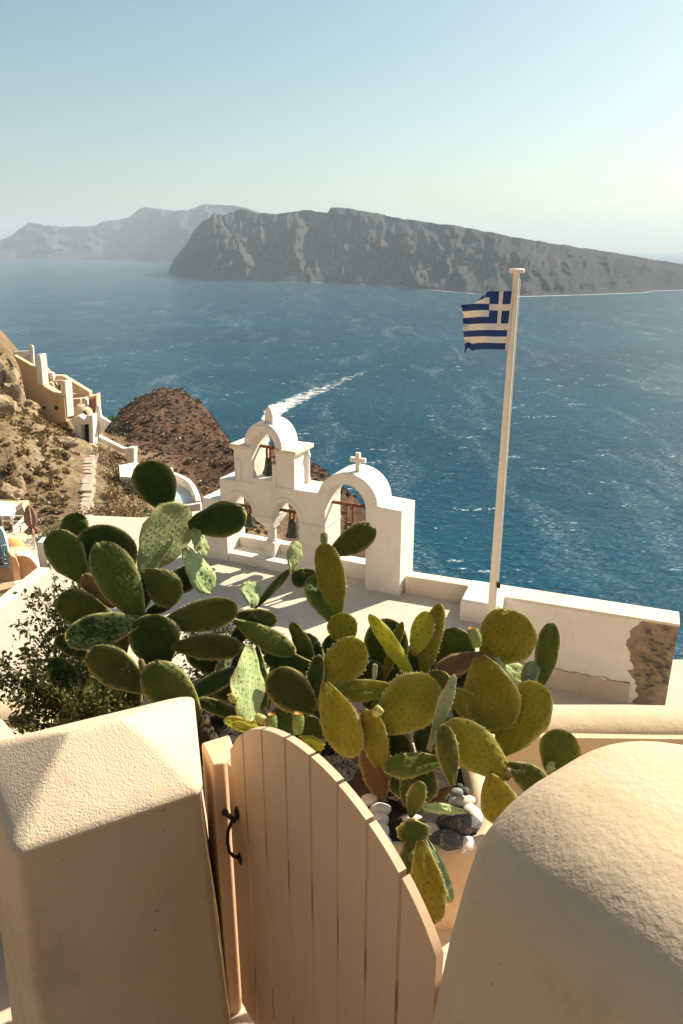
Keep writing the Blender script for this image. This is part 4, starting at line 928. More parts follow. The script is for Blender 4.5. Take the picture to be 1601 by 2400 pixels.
# big rounded wall end on the right, battered sides and a soft domed top
OC = onz(1186, 1962, -1.02)                        # soft front-left corner
wr_ = thing('rounded_wall', Vector((OC.x + 0.4, OC.y, FLOOR)), 'massive rounded cream stucco wall end filling the lower right corner', 'wall')
OC = OC + Vector((-0.095, 0.0, 0.0))
def wring(z, gl, f, r, bk=0.66): return [Vector((OC.x, OC.y, 0)) + p for p in rrect((gl + 1.4) / 2, (f + bk) / 2, (1.4 - gl) / 2, (bk - f) / 2, r, z + 0.022, g, gm, 10)]
rg = [wring(*q) for q in ((-2.75, -0.03, -0.36, 0.16), (-2.0, -0.04, -0.20, 0.18), (-1.5, -0.052, -0.102, 0.21), (-1.32, -0.060, -0.066, 0.225), (-1.22, -0.062, -0.044, 0.235), (-1.15, -0.060, -0.024, 0.24, 0.655), (-1.10, -0.044, -0.002, 0.24, 0.645), (-1.06, -0.022, 0.024, 0.235, 0.63), (-1.028, 0.006, 0.055, 0.225, 0.605), (-1.003, 0.04, 0.092, 0.205, 0.575), (-0.985, 0.08, 0.132, 0.18, 0.54), (-0.972, 0.125, 0.178, 0.145, 0.505), (-0.964, 0.17, 0.225, 0.105, 0.465), (-0.960, 0.22, 0.275, 0.06, 0.42))]
MB().loft(rg).build('mass', M['stucco_wall'], wr_, smooth=180)

# courtyard floor, steps up to the camera
cf = MB().box(Vector((-3.2, -0.6, FLOOR - 0.5)), (3.98, 0, 0), (0, 4.2, 0), (0, 0, 0.5)).build('courtyard_floor', M['cream_floor'], bevel=0.02); tag(cf, kind='structure')
cf2 = MB().box(Vector((0.785, -0.6, -3.9)), (4.0, 0, 0), (0, 4.2, 0), (0, 0, 0.5)).build('lower_yard_floor', M['cream_floor']); tag(cf2, kind='structure')
for k in range(5):
    o = MB().box(Vector((-0.9, 0.85 - 0.28 * (k + 1), FLOOR - 0.3)), (1.6, 0, 0), (0, 0.28 if k < 4 else -1.5, 0), (0, 0, 0.3 + 0.19 * (k + 1) - (0.0 if k < 4 else 0.002))).build('entrance_step', M['cream_floor'], bevel=0.015); tag(o, kind='structure')

# parapet with rounded coping beyond the court
pp = thing('court_parapet', Vector((1.5, 3.75, FLOOR)), 'peach court wall with thick rounded coping to the right of the cactus', 'wall')
xs_ = np.linspace(-2.2, 4.5, 30)
rg = []
for x in xs_:
    y = 3.77 - 0.02 * (x - 1.5); zc = -2.66 - 0.004 * x + 0.008 * fbm(x * 1.3, 4.0)
    rg.append([Vector((x, y + 0.155 * math.cos(t), zc + 0.09 * math.sin(t))) for t in np.linspace(0, 2 * math.pi, 18, endpoint=False)])
MB().loft(rg).build('coping', M['stucco_wall'], pp, smooth=60)
MB().box(Vector((-2.2, 3.655, -8.6)), (6.7, -0.12, 0), (0, 0.24, 0), (0, 0, 5.97)).build('wall', M['stucco_wall'], pp)

# planter
pl_ = thing('planter', Vector((-0.6, 2.9, FLOOR)), 'raised cream plaster planter bed holding cacti and pebbles', 'planter')
ex, ey = Vector((1, 0, 0)), Vector((0, 1, 0))
def prr(e, z, r): return [p for p in rrect(-0.44, 2.93, 1.07 + e, 0.64 + e, r + e, z, ex, ey, 8)]
MB().loft([prr(0.02, FLOOR - 0.05, 0.2), prr(0.01, -2.3, 0.2), prr(0.0, -2.225, 0.2), prr(-0.012, -2.205, 0.2), prr(-0.035, -2.198, 0.2), prr(-0.062, -2.205, 0.2), prr(-0.075, -2.225, 0.2), prr(-0.085, -2.34, 0.2)], cap1=False).build('rim', M['stucco_wall'], pl_, smooth=60)
sr = []
for q in range(12):
    e = -0.06 - 0.055 * q; sr.append([Vector((v_.x, v_.y, -2.275 + 0.022 * fbm(v_.x * 6, v_.y * 6, 3, 4))) for v_ in prr(e, 0, 0.2 if q < 3 else 0.2 + 0.04 * (q - 2))])
MB().loft(sr, cap0=False).build('soil', M['soil'], pl_, smooth=180)

# rounded garden wall at the left edge
gw = thing('garden_wall', ond(-20, 1760, 2.5), 'round-topped cream garden wall beyond the pillar at the left edge', 'wall')
p0, p1 = ond(-190, 1540, 3.5), ond(40, 1800, 2.55); p0.z = p1.z = -1.86
rg = []
dd = (p1 - p0).normalized(); nn_ = Vector((-dd.y, dd.x, 0))
for k in range(9):
    c = p0.lerp(p1, k / 8); rg.append([c + nn_ * 0.13 * math.cos(t) + Vector((0, 0, 0.11 * math.sin(t))) for t in np.linspace(0, 2 * math.pi, 18, endpoint=False)])
MB().loft(rg).build('coping', M['stucco_wall'], gw, smooth=60)
MB().box(p0 - nn_ * 0.10 - Vector((0, 0, 0.9)), p1 - p0, nn_ * 0.2, (0, 0, 0.86)).build('wall', M['stucco_wall'], gw)

#@@PART3
# ================================================================== CACTI
def shape(t):
    if t > 0.60: return math.sqrt(max(0, 1 - ((t - 0.60) / 0.40) ** 2))
    return 0.20 + 0.80 * math.sin(math.pi / 2 * (t / 0.60)) ** 0.95
def pad(parent, B, T, wid, roll, m, bend=0.0, thick=0.011, name='pad', spines=True, wob=1.0):
    """one cactus pad: fleshy obovate disc from joint B to tip T, with areoles"""
    ax = T - B; Ln = ax.length; ax.normalize()
    view = -((B + T) / 2).normalized()
    wx = ax.cross(view).normalized(); nrm = wx.cross(ax).normalized()
    if nrm.dot(view) < 0: nrm = -nrm; wx = -wx
    # positive roll turns the face to the right-hand side of the view
    for sgn in (1, -1):
        q = nrm.copy(); q.rotate(Matrix.Rotation(R(roll) * sgn, 3, ax))
        if (q.x >= nrm.x) == (roll >= 0): break
    nr = q; wx2 = ax.cross(nr).normalized()
    seed = random.uniform(0, 100); hw = wid / 2
    asym = random.uniform(-0.06, 0.06)
    def P(t, x, side):
        w = hw * shape(t) * (1 + 0.06 * fbm(t * 4, seed, x) + 0.022 * fbm(t * 15, seed + 7, x))
        th = thick * (0.55 + 0.45 * math.sin(math.pi * min(1, t * 0.9 + 0.15))) * (max(0, 1 - abs(x) ** 3.0)) ** 0.5 + 0.0006
        th *= min(1, shape(t) * 1.6)
        off = bend * Ln * (t * t - 0.2 * t) + wob * 0.012 * fbm(t * 2.4 + seed, x * 1.4, seed, 2) + 0.02 * Ln * asym * x * 6 * t + wob * (0.016 * fbm(t * 4.5 + seed, seed * 1.7, 0, 3)) * x * abs(x)
        return B + ax * (t * Ln) + wx2 * (w * x + asym * hw * math.sin(math.pi * t)) + nr * (off + side * th)
    nt, nx_ = 18, 12
    ts = [0.5 - 0.5 * math.cos(math.pi * k / nt) for k in range(nt + 1)]; ts[0] = 0.0
    xs2 = [-math.cos(math.pi * k / nx_) for k in range(nx_ + 1)]
    mb = MB(); V = []; F = []
    for side in (1, -1):
        o = len(V); V += [P(t, x, side) for t in ts for x in xs2]; k = nx_ + 1
        for j in range(nt):
            for i in range(nx_):
                q4 = (o + j * k + i, o + j * k + i + 1, o + (j + 1) * k + i + 1, o + (j + 1) * k + i)
                F.append(q4 if side < 0 else q4[::-1])
    # close the thin rim and base
    k = nx_ + 1; half = (nt + 1) * k
    for j in range(nt):
        for i in (0, nx_):
            a, b = j * k + i, (j + 1) * k + i; F.append((a, b, b + half, a + half) if i == 0 else (b, a, a + half, b + half))
    F.append(tuple(list(range(0, k)) + [half + i for i in range(k - 1, -1, -1)]))
    mb.add(V, F, 0)
    # areoles on low tubercles, in staggered rows on both faces
    extra = []
    step = 0.026; rows = int(Ln / step)
    for side in (1, -1):
        for j in range(1, rows):
            t = (j + 0.2 * random.random()) / rows
            if t < 0.08 or t > 0.97: continue
            cols = max(1, int(wid * shape(t) / step))
            for i in range(cols):
                x = ((i + 0.5 + (0.5 if j % 2 else 0.0)) / cols) * 2 - 1 + random.uniform(-0.04, 0.04)
                if abs(x) > 0.93: continue
                c = P(t, x, side); n = nr * side; r = random.uniform(0.0022, 0.0036)
                R_ = 0.0085; h_ = 0.0028; pv = (x * hw * shape(t), t * Ln, seed + (0.4 if side > 0 else 0))
                ringv = [c + wx2 * R_ * math.cos(q_ * math.pi / 3) + ax * R_ * 1.25 * math.sin(q_ * math.pi / 3) - n * 0.0012 for q_ in range(6)]
                if abs(x) < 0.82:
                    mb.add(ringv + [c + n * h_], [(q_, (q_ + 1) % 6, 6) if side > 0 else ((q_ + 1) % 6, q_, 6) for q_ in range(6)], 0); extra.append((len(mb.v) - 7, pv)); c = c + n * (h_ - 0.0008)
                mb.add([c + wx2 * r - n * 0.001, c + ax * r * 1.3 - n * 0.001, c - wx2 * r - n * 0.001, c - ax * r * 1.3 - n * 0.001, c + n * 0.0026], [(0, 1, 4), (1, 2, 4), (2, 3, 4), (3, 0, 4)], 1)
    # rim cushions
    if spines:
        for k2 in range(int((Ln * 2 + wid) / 0.02)):
            t = random.uniform(0.25, 1.0); x = random.choice((-1, 1)) if t < 0.97 else random.uniform(-1, 1)
            c = P(t, x, 1); out = (wx2 * x * 0.9 + ax * max(0, (t - 0.5)) * 2).normalized(); r = 0.0024; n = nr
            mb.add([c + n * r, c - n * r, c + out * 0.007 + n * 0.0, c + ax * r], [(0, 1, 2), (1, 3, 2), (3, 0, 2)], 2)
    ob = mb.build(name, [m, M['areole'], M['spine']], parent, smooth=60)
    pcs = [(0.0, 0.1, seed)] * len(mb.v)
    row = [(x * hw * shape(t), t * Ln, seed + (0.4 if s_ > 0 else 0)) for s_ in (1, -1) for t in ts for x in xs2]
    pcs[:len(row)] = row
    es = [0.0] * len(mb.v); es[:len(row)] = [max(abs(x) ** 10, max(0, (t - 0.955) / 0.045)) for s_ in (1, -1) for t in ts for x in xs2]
    for o_, pv in extra:
        for q_ in range(7): pcs[o_ + q_] = pv
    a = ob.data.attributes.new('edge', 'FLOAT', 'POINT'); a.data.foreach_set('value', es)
    a = ob.data.attributes.new('padco', 'FLOAT_VECTOR', 'POINT'); a.data.foreach_set('vector', np.array(pcs, dtype=np.float32).ravel())
    return ob
def fruit(parent, c, ax, ln, r, m=None, flower=True):
    ax = ax.normalized(); mb = MB(); pr = [(0.0, 0.0), (0.6, 0.06), (0.9, 0.3), (1.0, 0.6), (0.92, 0.85), (0.8, 0.97), (0.55, 0.93), (0.0, 0.88)]
    q = ax.orthogonal().normalized(); b = ax.cross(q); rings = []
    for rr, h in pr: rings.append([c + ax * h * ln + (q * math.cos(a) + b * math.sin(a)) * (rr * r + 0.0004) for a in [2 * math.pi * k / 12 for k in range(12)]])
    mb.loft(rings, 0)
    for k in range(40):
        a = random.uniform(0, 6.283); h = random.uniform(0.15, 0.95); d = q * math.cos(a) + b * math.sin(a); p = c + ax * h * ln + d * r * 0.97
        mb.add([p + ax * 0.002, p - ax * 0.002, p + d.cross(ax) * 0.002, p + d * 0.0035], [(0, 1, 3), (1, 2, 3), (2, 0, 3)], 1)
    if flower:
        for k in range(12):
            a = k * 0.52; d = (q * math.cos(a) + b * math.sin(a)); p = c + ax * ln * 0.93 + d * r * 0.4; w = d.cross(ax) * r * 0.25
            mb.add([p - w, p + w, p + d * r * 0.35 + ax * r * 0.6], [(0, 1, 2)], 2)
    return mb.build('fruit', [m or M['fruit'], M['areole'], M['blossom']], parent, smooth=50)
KX = {'1': (0, 1050, 0.38265), '2': (400, 1150, 0.31888), '3': (850, 1380, 0.35077), '4': (450, 1550, 0.31888), '5': (800, 1750, 0.28699)}
def kp(c, x, y): a, b, s = KX[c]; return (a + x * s, b + y * s)
def D0(v): return 3.72 - (v - 1100) / 800 * 0.80
def cpad(parent, c, bx, by, tx_, ty_, w, m, dz=0.0, tilt=0.0, roll=0.0, bend=0.0, thick=0.0095, wob=1.0):
    """place a pad: joint and tip as surveyed, dz nearer/farther in metres, tilt leans the tip away (+) or towards us (-)"""
    b = kp(c, bx, by); t = kp(c, tx_, ty_); vm = (b[1] + t[1]) / 2
    d = D0(vm) + dz
    Bp = ond(b[0], b[1], d - tilt / 2); Tp = ond(t[0], t[1], d + tilt / 2)
    e_ = (Tp - Bp) * 0.03; Bp = Bp - e_ * 2; Tp = Tp + e_
    wid = 1.10 * w * KX[c][2] * d / FPX / max(0.35, math.cos(R(roll)))
    return pad(parent, Bp, Tp, wid, roll, M['cac_' + m], bend, thick, wob=wob)
cl = thing('prickly_pear', (-0.85, 3.05, -2.28), 'dark green prickly pear with tall upright pads, left of the planter', 'cactus', 'prickly pears in the planter')
cm_ = thing('prickly_pear', (-0.2, 3.05, -2.28), 'olive prickly pear with arching and drooping pads in the middle, behind the gate', 'cactus', 'prickly pears in the planter')
cr_ = thing('prickly_pear', (0.25, 2.95, -2.28), 'yellow-green prickly pear with broad round pads right of the gate', 'cactus', 'prickly pears in the planter')
LEFT = [
 ('1', 1022, 368, 880, 88, 230, 'd', 0.0, -0.10, -10, 0.03), ('1', 1172, 470, 1500, 415, 200, 'd', -0.02, -0.08, -5, 0.0),
 ('1', 885, 752, 1130, 362, 270, 'l', 0.02, 0.10, 38, 0.04), ('1', 1185, 500, 1262, 655, 85, 'l', 0.05, 0.05, 35, 0.0), ('1', 1140, 625, 1280, 880, 130, 'l', 0.03, 0.06, 38, 0.05),
 ('1', 895, 765, 1092, 935, 195, 'm', -0.10, -0.03, -15), ('1', 1000, 850, 1206, 770, 150, 'd', 0.12, 0.0, -20),
 ('1', 512, 805, 310, 525, 205, 'm', -0.04, 0.03, -12), ('1', 470, 620, 455, 400, 155, 'm', 0.10, 0.0, -20), ('1', 720, 880, 580, 484, 345, 'd', 0.04, -0.12, -12),
 ('1', 855, 1030, 605, 592, 235, 'm', -0.14, 0.02, -10), ('1', 690, 965, 505, 785, 95, 'b', 0.0, 0.0, -30),
 ('1', 660, 1025, 352, 940, 200, 'm', 0.02, 0.02, -15), ('1', 845, 1060, 412, 1170, 195, 'd', -0.12, -0.10, -10), ('1', 985, 1345, 905, 1030, 275, 'd', -0.02, -0.04, -10),
 ('1', 885, 1475, 545, 1250, 205, 'm', -0.12, 0.0, -8), ('1', 1200, 1650, 905, 1340, 250, 'm', -0.16, 0.0, -8),
 ('1', 870, 985, 850, 750, 150, 'd', 0.10, 0.0, -15), ('1', 470, 1470, 315, 1300, 135, 'd', 0.10, 0.0, -10), ('1', 565, 1265, 345, 1170, 115, 'd', 0.02, 0.0, -15),
 ('1', 900, 1010, 1062, 948, 60, 'd', 0.05, 0.0, -10), ('1', 760, 1250, 690, 1090, 130, 'b', 0.06, 0, -20), ('1', 980, 1560, 960, 1330, 200, 'd', 0.04, 0, -10), ('1', 820, 1640, 760, 1440, 160, 'd', 0.08, 0, -10),
]
MID = [
 ('2', 960, 1500, 800, 1210, 240, 'd', 0.14, 0, -5), ('2', 1000, 1420, 1000, 1120, 200, 'd', 0.16, 0, -5), ('2', 640, 1380, 420, 1130, 200, 'd', 0.18, 0, -5), ('2', 520, 1500, 300, 1400, 180, 'd', 0.16, 0, -5), ('2', 330, 1330, 150, 1120, 200, 'd', 0.16, 0, -5), ('2', 820, 1240, 640, 1060, 130, 'd', 0.12, 0, -5), ('2', 1250, 1330, 1190, 1060, 190, 'd', 0.16, 0, -5), ('2', 450, 1130, 560, 990, 110, 'd', 0.14, 0, -5),
 ('1', 1000, 1075, 1458, 985, 175, 'm', -0.04, 0.0, -5, 0.16), ('1', 1070, 1215, 1482, 1215, 150, 'm', -0.02, 0.0, -5, 0.2),
 ('1', 1480, 1350, 1175, 1510, 110, 'd', 0.0, 0.0, -20),
 ('2', 488, 915, 775, 955, 130, 'm', -0.03, 0.0, -10), ('2', 488, 968, 908, 1192, 150, 'm', -0.05, 0.02, -10),
 ('2', 630, 855, 872, 585, 62, 'm', 0.06, 0.05, 0, -0.06, 0.014), ('2', 600, 850, 580, 668, 130, 'l', 0.03, 0.06, 30), ('2', 888, 602, 930, 372, 95, 'l', 0.04, 0.04, 30),
 ('2', 1052, 605, 895, 665, 135, 'd', 0.05, 0.0, -15), ('2', 1228, 905, 1125, 398, 195, 'o', 0.0, 0.03, -10), ('2', 1185, 940, 1040, 630, 190, 'm', 0.05, 0.06, 25),
 ('2', 1188, 452, 1490, 275, 195, 'm', 0.02, 0.05, 15), ('2', 1295, 1135, 1245, 905, 205, 'o', 0.03, 0.0, -10),
 ('2', 1062, 1285, 893, 972, 105, 'm', 0.05, 0.0, -30), ('2', 1112, 1235, 978, 1065, 120, 'd', 0.08, 0.0, -20), ('2', 1060, 1292, 690, 1225, 130, 'd', 0.02, 0.10, -5),
 ('2', 575, 1165, 560, 1682, 205, 'l', -0.10, -0.14, 40), ('2', 1052, 1605, 735, 1345, 270, 'd', -0.03, -0.06, -10), ('2', 640, 1160, 690, 1600, 90, 'd', -0.04, -0.1, -20),
 ('2', 1050, 1585, 1090, 1215, 115, 'd', -0.02, 0.0, -15),
 ('4', 560, 505, 248, 435, 100, 'y', -0.06, -0.16, 0), ('4', 790, 565, 965, 632, 90, 'y', -0.10, -0.02, 0), ('4', 390, 425, 45, 285, 95, 'd', 0.0, 0.0, -10),
 ('2', 700, 1600, 620, 1400, 160, 'd', 0.05, 0, -10), ('4', 700, 640, 640, 340, 200, 'd', 0.08, 0, 0), ('2', 330, 1420, 460, 1200, 120, 'g', 0.15, 0.1, 30), ('4', 900, 700, 870, 400, 180, 'd', 0.10, 0, -15),
]
RIGHT = [
 ('3', 330, 700, 420, 380, 260, 'd', 0.18, 0, -5), ('3', 700, 800, 660, 480, 260, 'd', 0.18, 0, -5), ('3', 60, 800, 60, 480, 200, 'd', 0.18, 0, -5), ('3', 640, 1100, 760, 800, 220, 'd', 0.16, 0, -5), ('3', 260, 1260, 200, 960, 220, 'd', 0.2, 0, -5), ('3', 480, 1180, 420, 900, 200, 'd', 0.2, 0, -5),
 ('2', 1130, 1395, 1405, 1118, 275, 'y', -0.06, 0.0, -8), ('2', 1640, 1450, 1205, 1475, 150, 'o', -0.03, 0.0, -5),
 ('4', 985, 188, 1195, 690, 255, 'y', -0.12, -0.04, -5), ('4', 1395, 785, 1285, 365, 190, 'o', -0.06, 0.0, -10),
 ('3', 342, 602, 52, 182, 100, 'y', -0.04, 0.02, -10), ('3', 345, 432, 432, 160, 140, 'y', -0.02, 0.03, -5), ('3', 400, 598, 515, 112, 125, 'o', 0.0, 0.04, -12),
 ('3', 160, 605, 165, 208, 270, 'd', 0.10, 0.0, -10), ('3', 140, 612, 262, 232, 70, 'o', 0.05, 0.0, -20), ('3', 560, 610, 640, 272, 245, 'm', 0.10, 0.0, -10),
 ('3', 800, 438, 488, 555, 125, 'b', -0.02, 0.0, -15), ('3', 830, 480, 1085, 195, 345, 'y', -0.04, 0.0, -5), ('3', 1195, 652, 1262, 236, 138, 'm', -0.01, 0.02, 10),
 ('3', 890, 478, 1090, 590, 105, 'l', 0.05, 0.10, 30), ('3', 1085, 655, 1142, 488, 100, 'g', 0.02, 0.0, 20), ('3', 790, 478, 925, 932, 340, 'o', -0.06, -0.05, -5, 0.05),
 ('3', 935, 1080, 1190, 648, 310, 'o', -0.02, 0.0, -5), ('3', 108, 930, 490, 632, 335, 'o', -0.08, 0.0, -5), ('3', 448, 1055, 612, 588, 80, 'g', -0.14, 0.0, 25),
 ('3', 885, 945, 598, 680, 160, 'o', 0.0, 0.0, -10), ('3', 600, 1292, 538, 915, 140, 'm', -0.15, 0.02, 5), ('3', 968, 1245, 548, 915, 270, 'o', -0.08, 0.0, -5),
 ('3', 522, 1150, 145, 1195, 150, 'm', -0.02, 0.0, -10), ('3', 985, 1180, 1240, 1345, 170, 'm', -0.03, 0.0, -5), ('3', 1285, 1260, 1345, 950, 250, 'm', 0.0, 0.0, -8),
 ('3', 1245, 1240, 1270, 1150, 50, 'l', 0.02, 0, 30), ('3', 855, 1262, 975, 1575, 235, 'y', -0.10, -0.04, -5), ('3', 322, 1512, 392, 1292, 115, 'm', -0.10, 0.0, 0),
 ('3', 692, 1490, 395, 1455, 62, 'l', 0.02, -0.1, 0), ('3', 300, 1450, 430, 1190, 250, 'd', 0.04, 0.0, -10), ('3', 790, 312, 935, 142, 90, 'g', 0.06, 0.0, 25),
 ('5', 560, 812, 600, 608, 240, 'd', -0.02, -0.10, 10), ('5', 648, 802, 772, 1428, 250, 'o', -0.06, -0.08, -5, -0.03), ('5', 702, 778, 892, 1262, 125, 'g', -0.03, -0.08, 15), ('5', 540, 790, 515, 1135, 130, 'm', -0.02, -0.06, 20),
 ('3', 60, 800, 190, 700, 80, 'o', 0.02, 0, -10), ('3', 640, 900, 700, 660, 150, 'd', 0.08, 0, -10), ('3', 860, 960, 760, 900, 120, 'm', 0.06, 0, -10), ('3', 120, 1400, 60, 1000, 200, 'b', 0.16, 0, -10), ('3', 480, 1330, 180, 1290, 180, 'd', 0.08, 0, -5), ('3', 60, 620, 330, 640, 180, 'd', 0.16, 0, 0), ('4', 1130, 330, 1060, 120, 180, 'd', 0.12, 0, 0),
 ('3', 420, 830, 540, 560, 200, 'o', 0.02, 0, -10), ('3', 590, 1330, 420, 1440, 70, 'b', 0.05, 0, 0),
]
for par, lst in ((cl, LEFT), (cm_, MID), (cr_, RIGHT)):
    for e in lst: cpad(par, *e)
M['soilbark'] = simple('dark_cactus_bark', (0.06, 0.04, 0.022), 0.95, 0, 0.4, 30, 0.006)
# woody trunks the pads grow from
for par, pts, r in ((cl, [(-0.62, 3.0, -2.34), (-0.68, 3.04, -2.2), (-0.72, 3.08, -2.06)], [0.08, 0.07, 0.05]),
                    (cm_, [(-0.2, 3.0, -2.34), (-0.16, 3.02, -2.15), (-0.1, 3.05, -1.98)], [0.08, 0.07, 0.05]),
                    (cr_, [(0.2, 2.75, -2.34), (0.24, 2.85, -2.15), (0.3, 2.95, -1.95)], [0.085, 0.075, 0.05]),
                    (cr_, [(0.05, 2.6, -2.34), (0.1, 2.66, -2.2), (0.16, 2.72, -2.08)], [0.07, 0.065, 0.05])):
    MB().tube(pts, r, 12).build('trunk', M['soilbark'], par, smooth=60)
for k_, c_ in (('m', (0.16, 0.22, 0.05)), ('b', (0.16, 0.09, 0.04)), ('g', (0.22, 0.26, 0.14))): M['fruit_' + k_] = simple('cactus_fruit_' + k_, c_, 0.6, 0, 0.2, 40, 0.002)
fr = [(cm_, '4', 590, 535, 585, 395, 42, 'm', True), (cm_, '4', 775, 540, 785, 390, 46, 'm', True), (cm_, '4', 465, 395, 540, 445, 34, None, True), (cm_, '4', 325, 300, 285, 245, 36, None, True), (cm_, '2', 1128, 400, 1128, 312, 28, 'm', True),
      (cr_, '3', 770, 395, 735, 265, 42, 'm', True), (cr_, '3', 930, 165, 965, 150, 18, None, True), (cr_, '4', 1330, 400, 1390, 340, 40, None, False), (cl, '1', 860, 1290, 885, 1380, 22, 'b', False), (cm_, '3', 75, 610, 85, 500, 18, 'g', False), (cr_, '3', 945, 1215, 985, 1225, 26, 'b', False)]
for par, c, bx, by, tx_, ty_, r, m, fl in fr:
    b = kp(c, bx, by); t = kp(c, tx_, ty_); d = D0((b[1] + t[1]) / 2) - 0.16
    Bp, Tp = ond(*b, d), ond(*t, d); fruit(par, Bp, Tp - Bp, (Tp - Bp).length, r * KX[c][2] * d / FPX, M['fruit_' + m] if m else None, fl)

# ---- pebbles in the planter
def pebble(c, u, v, wpx, hpx, m, label, seed, rot=0.0, z=-2.215, ang=False):
    u, v = kp(c, u, v) if c else (u, v); p = onz(u, v, z); s = KX[c][2] * p.y / CP / FPX * 0.5 if c else 0.02
    d = (p).length; s = KX[c][2] * d / FPX * 0.5
    a, b = wpx * s * 1.22, hpx * s * 1.3; h = min(a, b) * 0.72
    bm = bmesh.new(); bmesh.ops.create_icosphere(bm, subdivisions=3 if not ang else 2, radius=1.0); vs = []
    for q in bm.verts:
        n = q.co.normalized(); k = 1 + (0.10 if not ang else 0.28) * fbm(n.x * 1.1 + seed, n.y * 1.1, n.z * 1.1, 2 if not ang else 4)
        w = Vector((n.x * a * k, n.y * b * k, n.z * h * k)); w.rotate(Matrix.Rotation(R(rot), 3, 'Z')); vs.append(p + w + Vector((0, 0, h * 0.3)))
    fs = [tuple(w.index for w in f.verts) for f in bm.faces]; bm.free()
    o = mk('pebble' if not ang else 'stone', vs, fs, M[m], smooth=180 if not ang else 25); tag(o, label, 'pebble' if not ang else 'stone', 'pebbles in the planter')
PEB = [('5', 945, 380, 95, 60, 'peb_g', 'small flat grey pebble on top of the white ones by the planter rim', 0), ('5', 990, 450, 190, 85, 'peb_w', 'long white pebble lying level near the right rim', -6), ('5', 1080, 578, 115, 190, 'peb_w', 'white pebble standing upright against the right rim', 15),
       ('5', 870, 800, 215, 165, 'peb_s', 'large speckled dark pebble at the front rim of the planter', -10), ('5', 1015, 815, 150, 110, 'peb_w', 'white pebble between the speckled one and the front corner', 10), ('5', 1080, 755, 150, 70, 'peb_d', 'thin dark pebble in the front corner of the planter', -25),
       ('5', 1010, 370, 60, 60, 'peb_d', 'tiny black pebble behind the flat grey one', 0), ('5', 965, 325, 45, 35, 'peb_d', 'smallest black pebble furthest along the rim', 0), ('5', 755, 610, 150, 120, 'peb_g', 'shaded grey pebble in the middle of the planter gap', 0), ('5', 580, 595, 130, 60, 'peb_w', 'white pebble half under the pale drooping pad', 0),
       ('5', 850, 430, 70, 70, 'peb_d', 'dark pebble wedged left of the long white one', 0), ('5', 740, 690, 100, 110, 'peb_w', 'white pebble tip behind the speckled dark pebble', 40), ('5', 590, 880, 60, 90, 'peb_w', 'white pebble at the rim between the hanging pads', 0),
       ('5', 215, 415, 145, 165, 'peb_w', 'big egg-shaped white pebble just above the gate edge', 10), ('5', 320, 525, 135, 95, 'peb_w', 'cream pebble below the egg-shaped one by the gate', 5), ('5', 305, 605, 125, 105, 'peb_w', 'round cream pebble beside the gate top', 0), ('5', 310, 700, 130, 120, 'peb_w', 'brightest white pebble along the sloping gate edge', 20), ('5', 375, 800, 70, 120, 'peb_w', 'lowest white pebble next to the gate edge', 10),
       ('5', 265, 250, 90, 160, 'peb_w', 'tall white pebble standing deep under the cactus', -10), ('5', 570, 40, 110, 110, 'peb_w', 'white pebble under the big round pads at the back', 0), ('5', 1110, 828, 40, 22, 'peb_g', 'sliver of grey pebble touching the front corner', 0), ('5', 855, 490, 90, 45, 'peb_w', 'pale pebble under the lit pad edge', 0)]
for k, (c, u, v, w, h, m, lb, rt) in enumerate(PEB): pebble(c, u, v, w, h, m, lb, k * 3.7, rt, z=-2.225 + (0.05 if k in (0, 6, 7) else 0))
pebble('5', 1000, 650, 200, 150, 'peb_s', 'angular pitted lava stone in the middle of the pebbles', 77, 20, z=-2.2, ang=True)
pebble('5', 880, 640, 170, 150, 'peb_d', 'black angular stone left of the pitted lava stone', 91, 0, z=-2.22, ang=True)

# ---- leafy shrubs between the cacti
def twiggy(name, root, label, sprigs, nleaf, size, m):
    """shrub of wiry stems, each carrying small leaves along its length"""
    t = thing(name, root, label, 'shrub'); tw = MB(); lv = MB()
    for tip, spread in sprigs:
        n = 3 + int(spread * 10)
        for k in range(n):
            tp_ = tip + Vector((random.gauss(0, spread), random.gauss(0, spread), random.gauss(0, spread * 0.7)))
            midp = root.lerp(tp_, 0.5) + Vector((random.gauss(0, 0.05), random.gauss(0, 0.05), 0.10))
            pts = [(root * (1 - q) ** 2 + midp * 2 * q * (1 - q) + tp_ * q * q) for q in [i / 7 for i in range(8)]]
            tw.tube(pts, [0.005 - 0.0005 * i for i in range(8)], 4, cap=False)
            L_ = int(nleaf * random.uniform(0.7, 1.3))
            for i in range(L_):
                q = 1 - random.random() ** 1.3 * 0.72; p = root * (1 - q) ** 2 + midp * 2 * q * (1 - q) + tp_ * q * q
                leaf(lv, p + Vector((random.gauss(0, 0.022), random.gauss(0, 0.022), random.gauss(0, 0.022))), size * random.uniform(0.6, 1.25))
    tw.build('stems', M['twig'], t); lv.build('foliage', m, t)
def dd_(u, v, d): return ond(u, v, d)
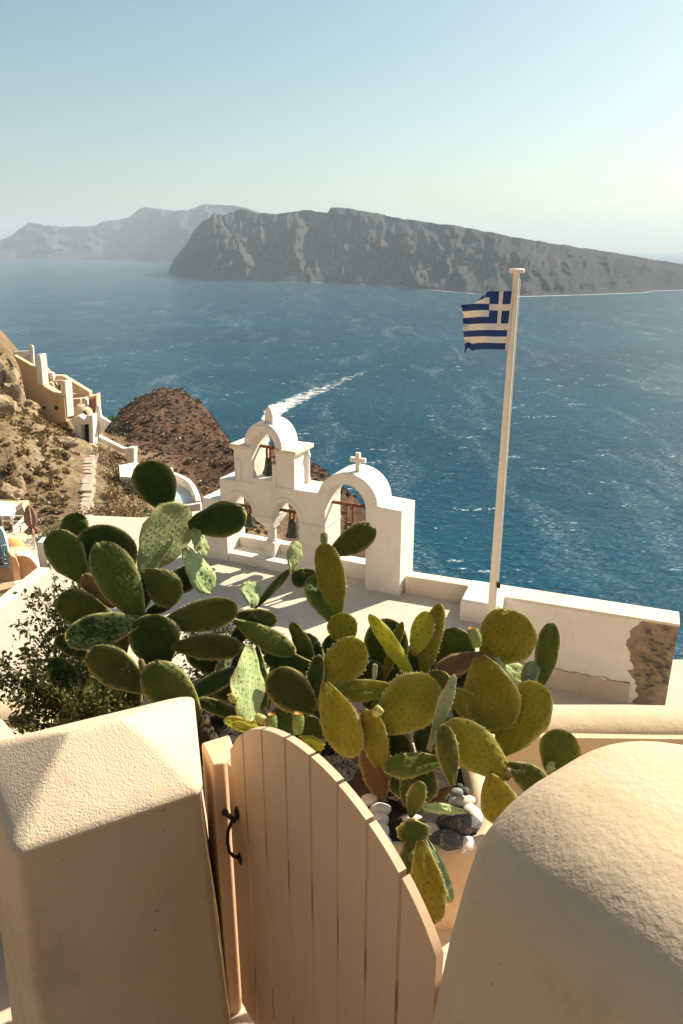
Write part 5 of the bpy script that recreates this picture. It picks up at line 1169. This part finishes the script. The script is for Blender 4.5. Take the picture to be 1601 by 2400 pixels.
twiggy('shrub', Vector((-1.15, 3.05, -2.28)), 'wiry small-leaved green shrub at the left edge behind the pillar',
       [(dd_(70, 1400, 3.55), 0.03), (dd_(128, 1370, 3.6), 0.03), (dd_(140, 1440, 3.5), 0.05), (dd_(60, 1490, 3.45), 0.06), (dd_(20, 1550, 3.4), 0.07), (dd_(100, 1520, 3.4), 0.09), (dd_(160, 1500, 3.5), 0.07), (dd_(60, 1590, 3.3), 0.09), (dd_(140, 1590, 3.3), 0.10), (dd_(220, 1590, 3.3), 0.10), (dd_(10, 1600, 3.3), 0.07), (dd_(110, 1650, 3.1), 0.09), (dd_(200, 1650, 3.1), 0.08), (dd_(260, 1640, 3.2), 0.07), (dd_(170, 1470, 3.55), 0.05), (dd_(190, 1370, 3.75), 0.02), (dd_(40, 1640, 3.2), 0.10), (dd_(150, 1630, 3.2), 0.12), (dd_(240, 1620, 3.2), 0.10), (dd_(90, 1560, 3.3), 0.10), (dd_(180, 1560, 3.3), 0.10), (dd_(300, 1640, 3.2), 0.06)],
       95, 0.030, M['leaf'])
twiggy('shrub', Vector((-0.5, 3.35, -2.28)), 'fine-leaved dark shrub showing through the arching pads behind the gate',
       [(dd_(460, 1560, 3.6), 0.08), (dd_(430, 1530, 3.65), 0.06), (dd_(500, 1540, 3.6), 0.05), (dd_(530, 1465, 3.8), 0.04), (dd_(510, 1480, 3.8), 0.05), (dd_(440, 1500, 3.7), 0.05), (dd_(470, 1590, 3.5), 0.09), (dd_(540, 1580, 3.6), 0.08), (dd_(600, 1560, 3.7), 0.08), (dd_(420, 1570, 3.5), 0.07)], 120, 0.024, M['leaf_dk'])

# ================================================================== HAZE over the sea
hz = MB().box((-FAR - 300, -FAR - 300, SEA - 2), (2 * FAR + 600, 0, 0), (0, 2 * FAR + 600, 0), (0, 0, 545)).build('haze', bpy.data.materials.new('sea_haze')); tag(hz, kind='stuff')
hm = hz.data.materials[0]; hm.use_nodes = True; hn = hm.node_tree.nodes; hn.clear()
ho = hn.new('ShaderNodeOutputMaterial'); hv = hn.new('ShaderNodeVolumePrincipled'); hm.node_tree.links.new(hv.outputs[0], ho.inputs['Volume'])
hv.inputs['Color'].default_value = (0.72, 0.86, 1.0, 1); hv.inputs['Density'].default_value = 0.00011; hv.inputs['Anisotropy'].default_value = 0.1
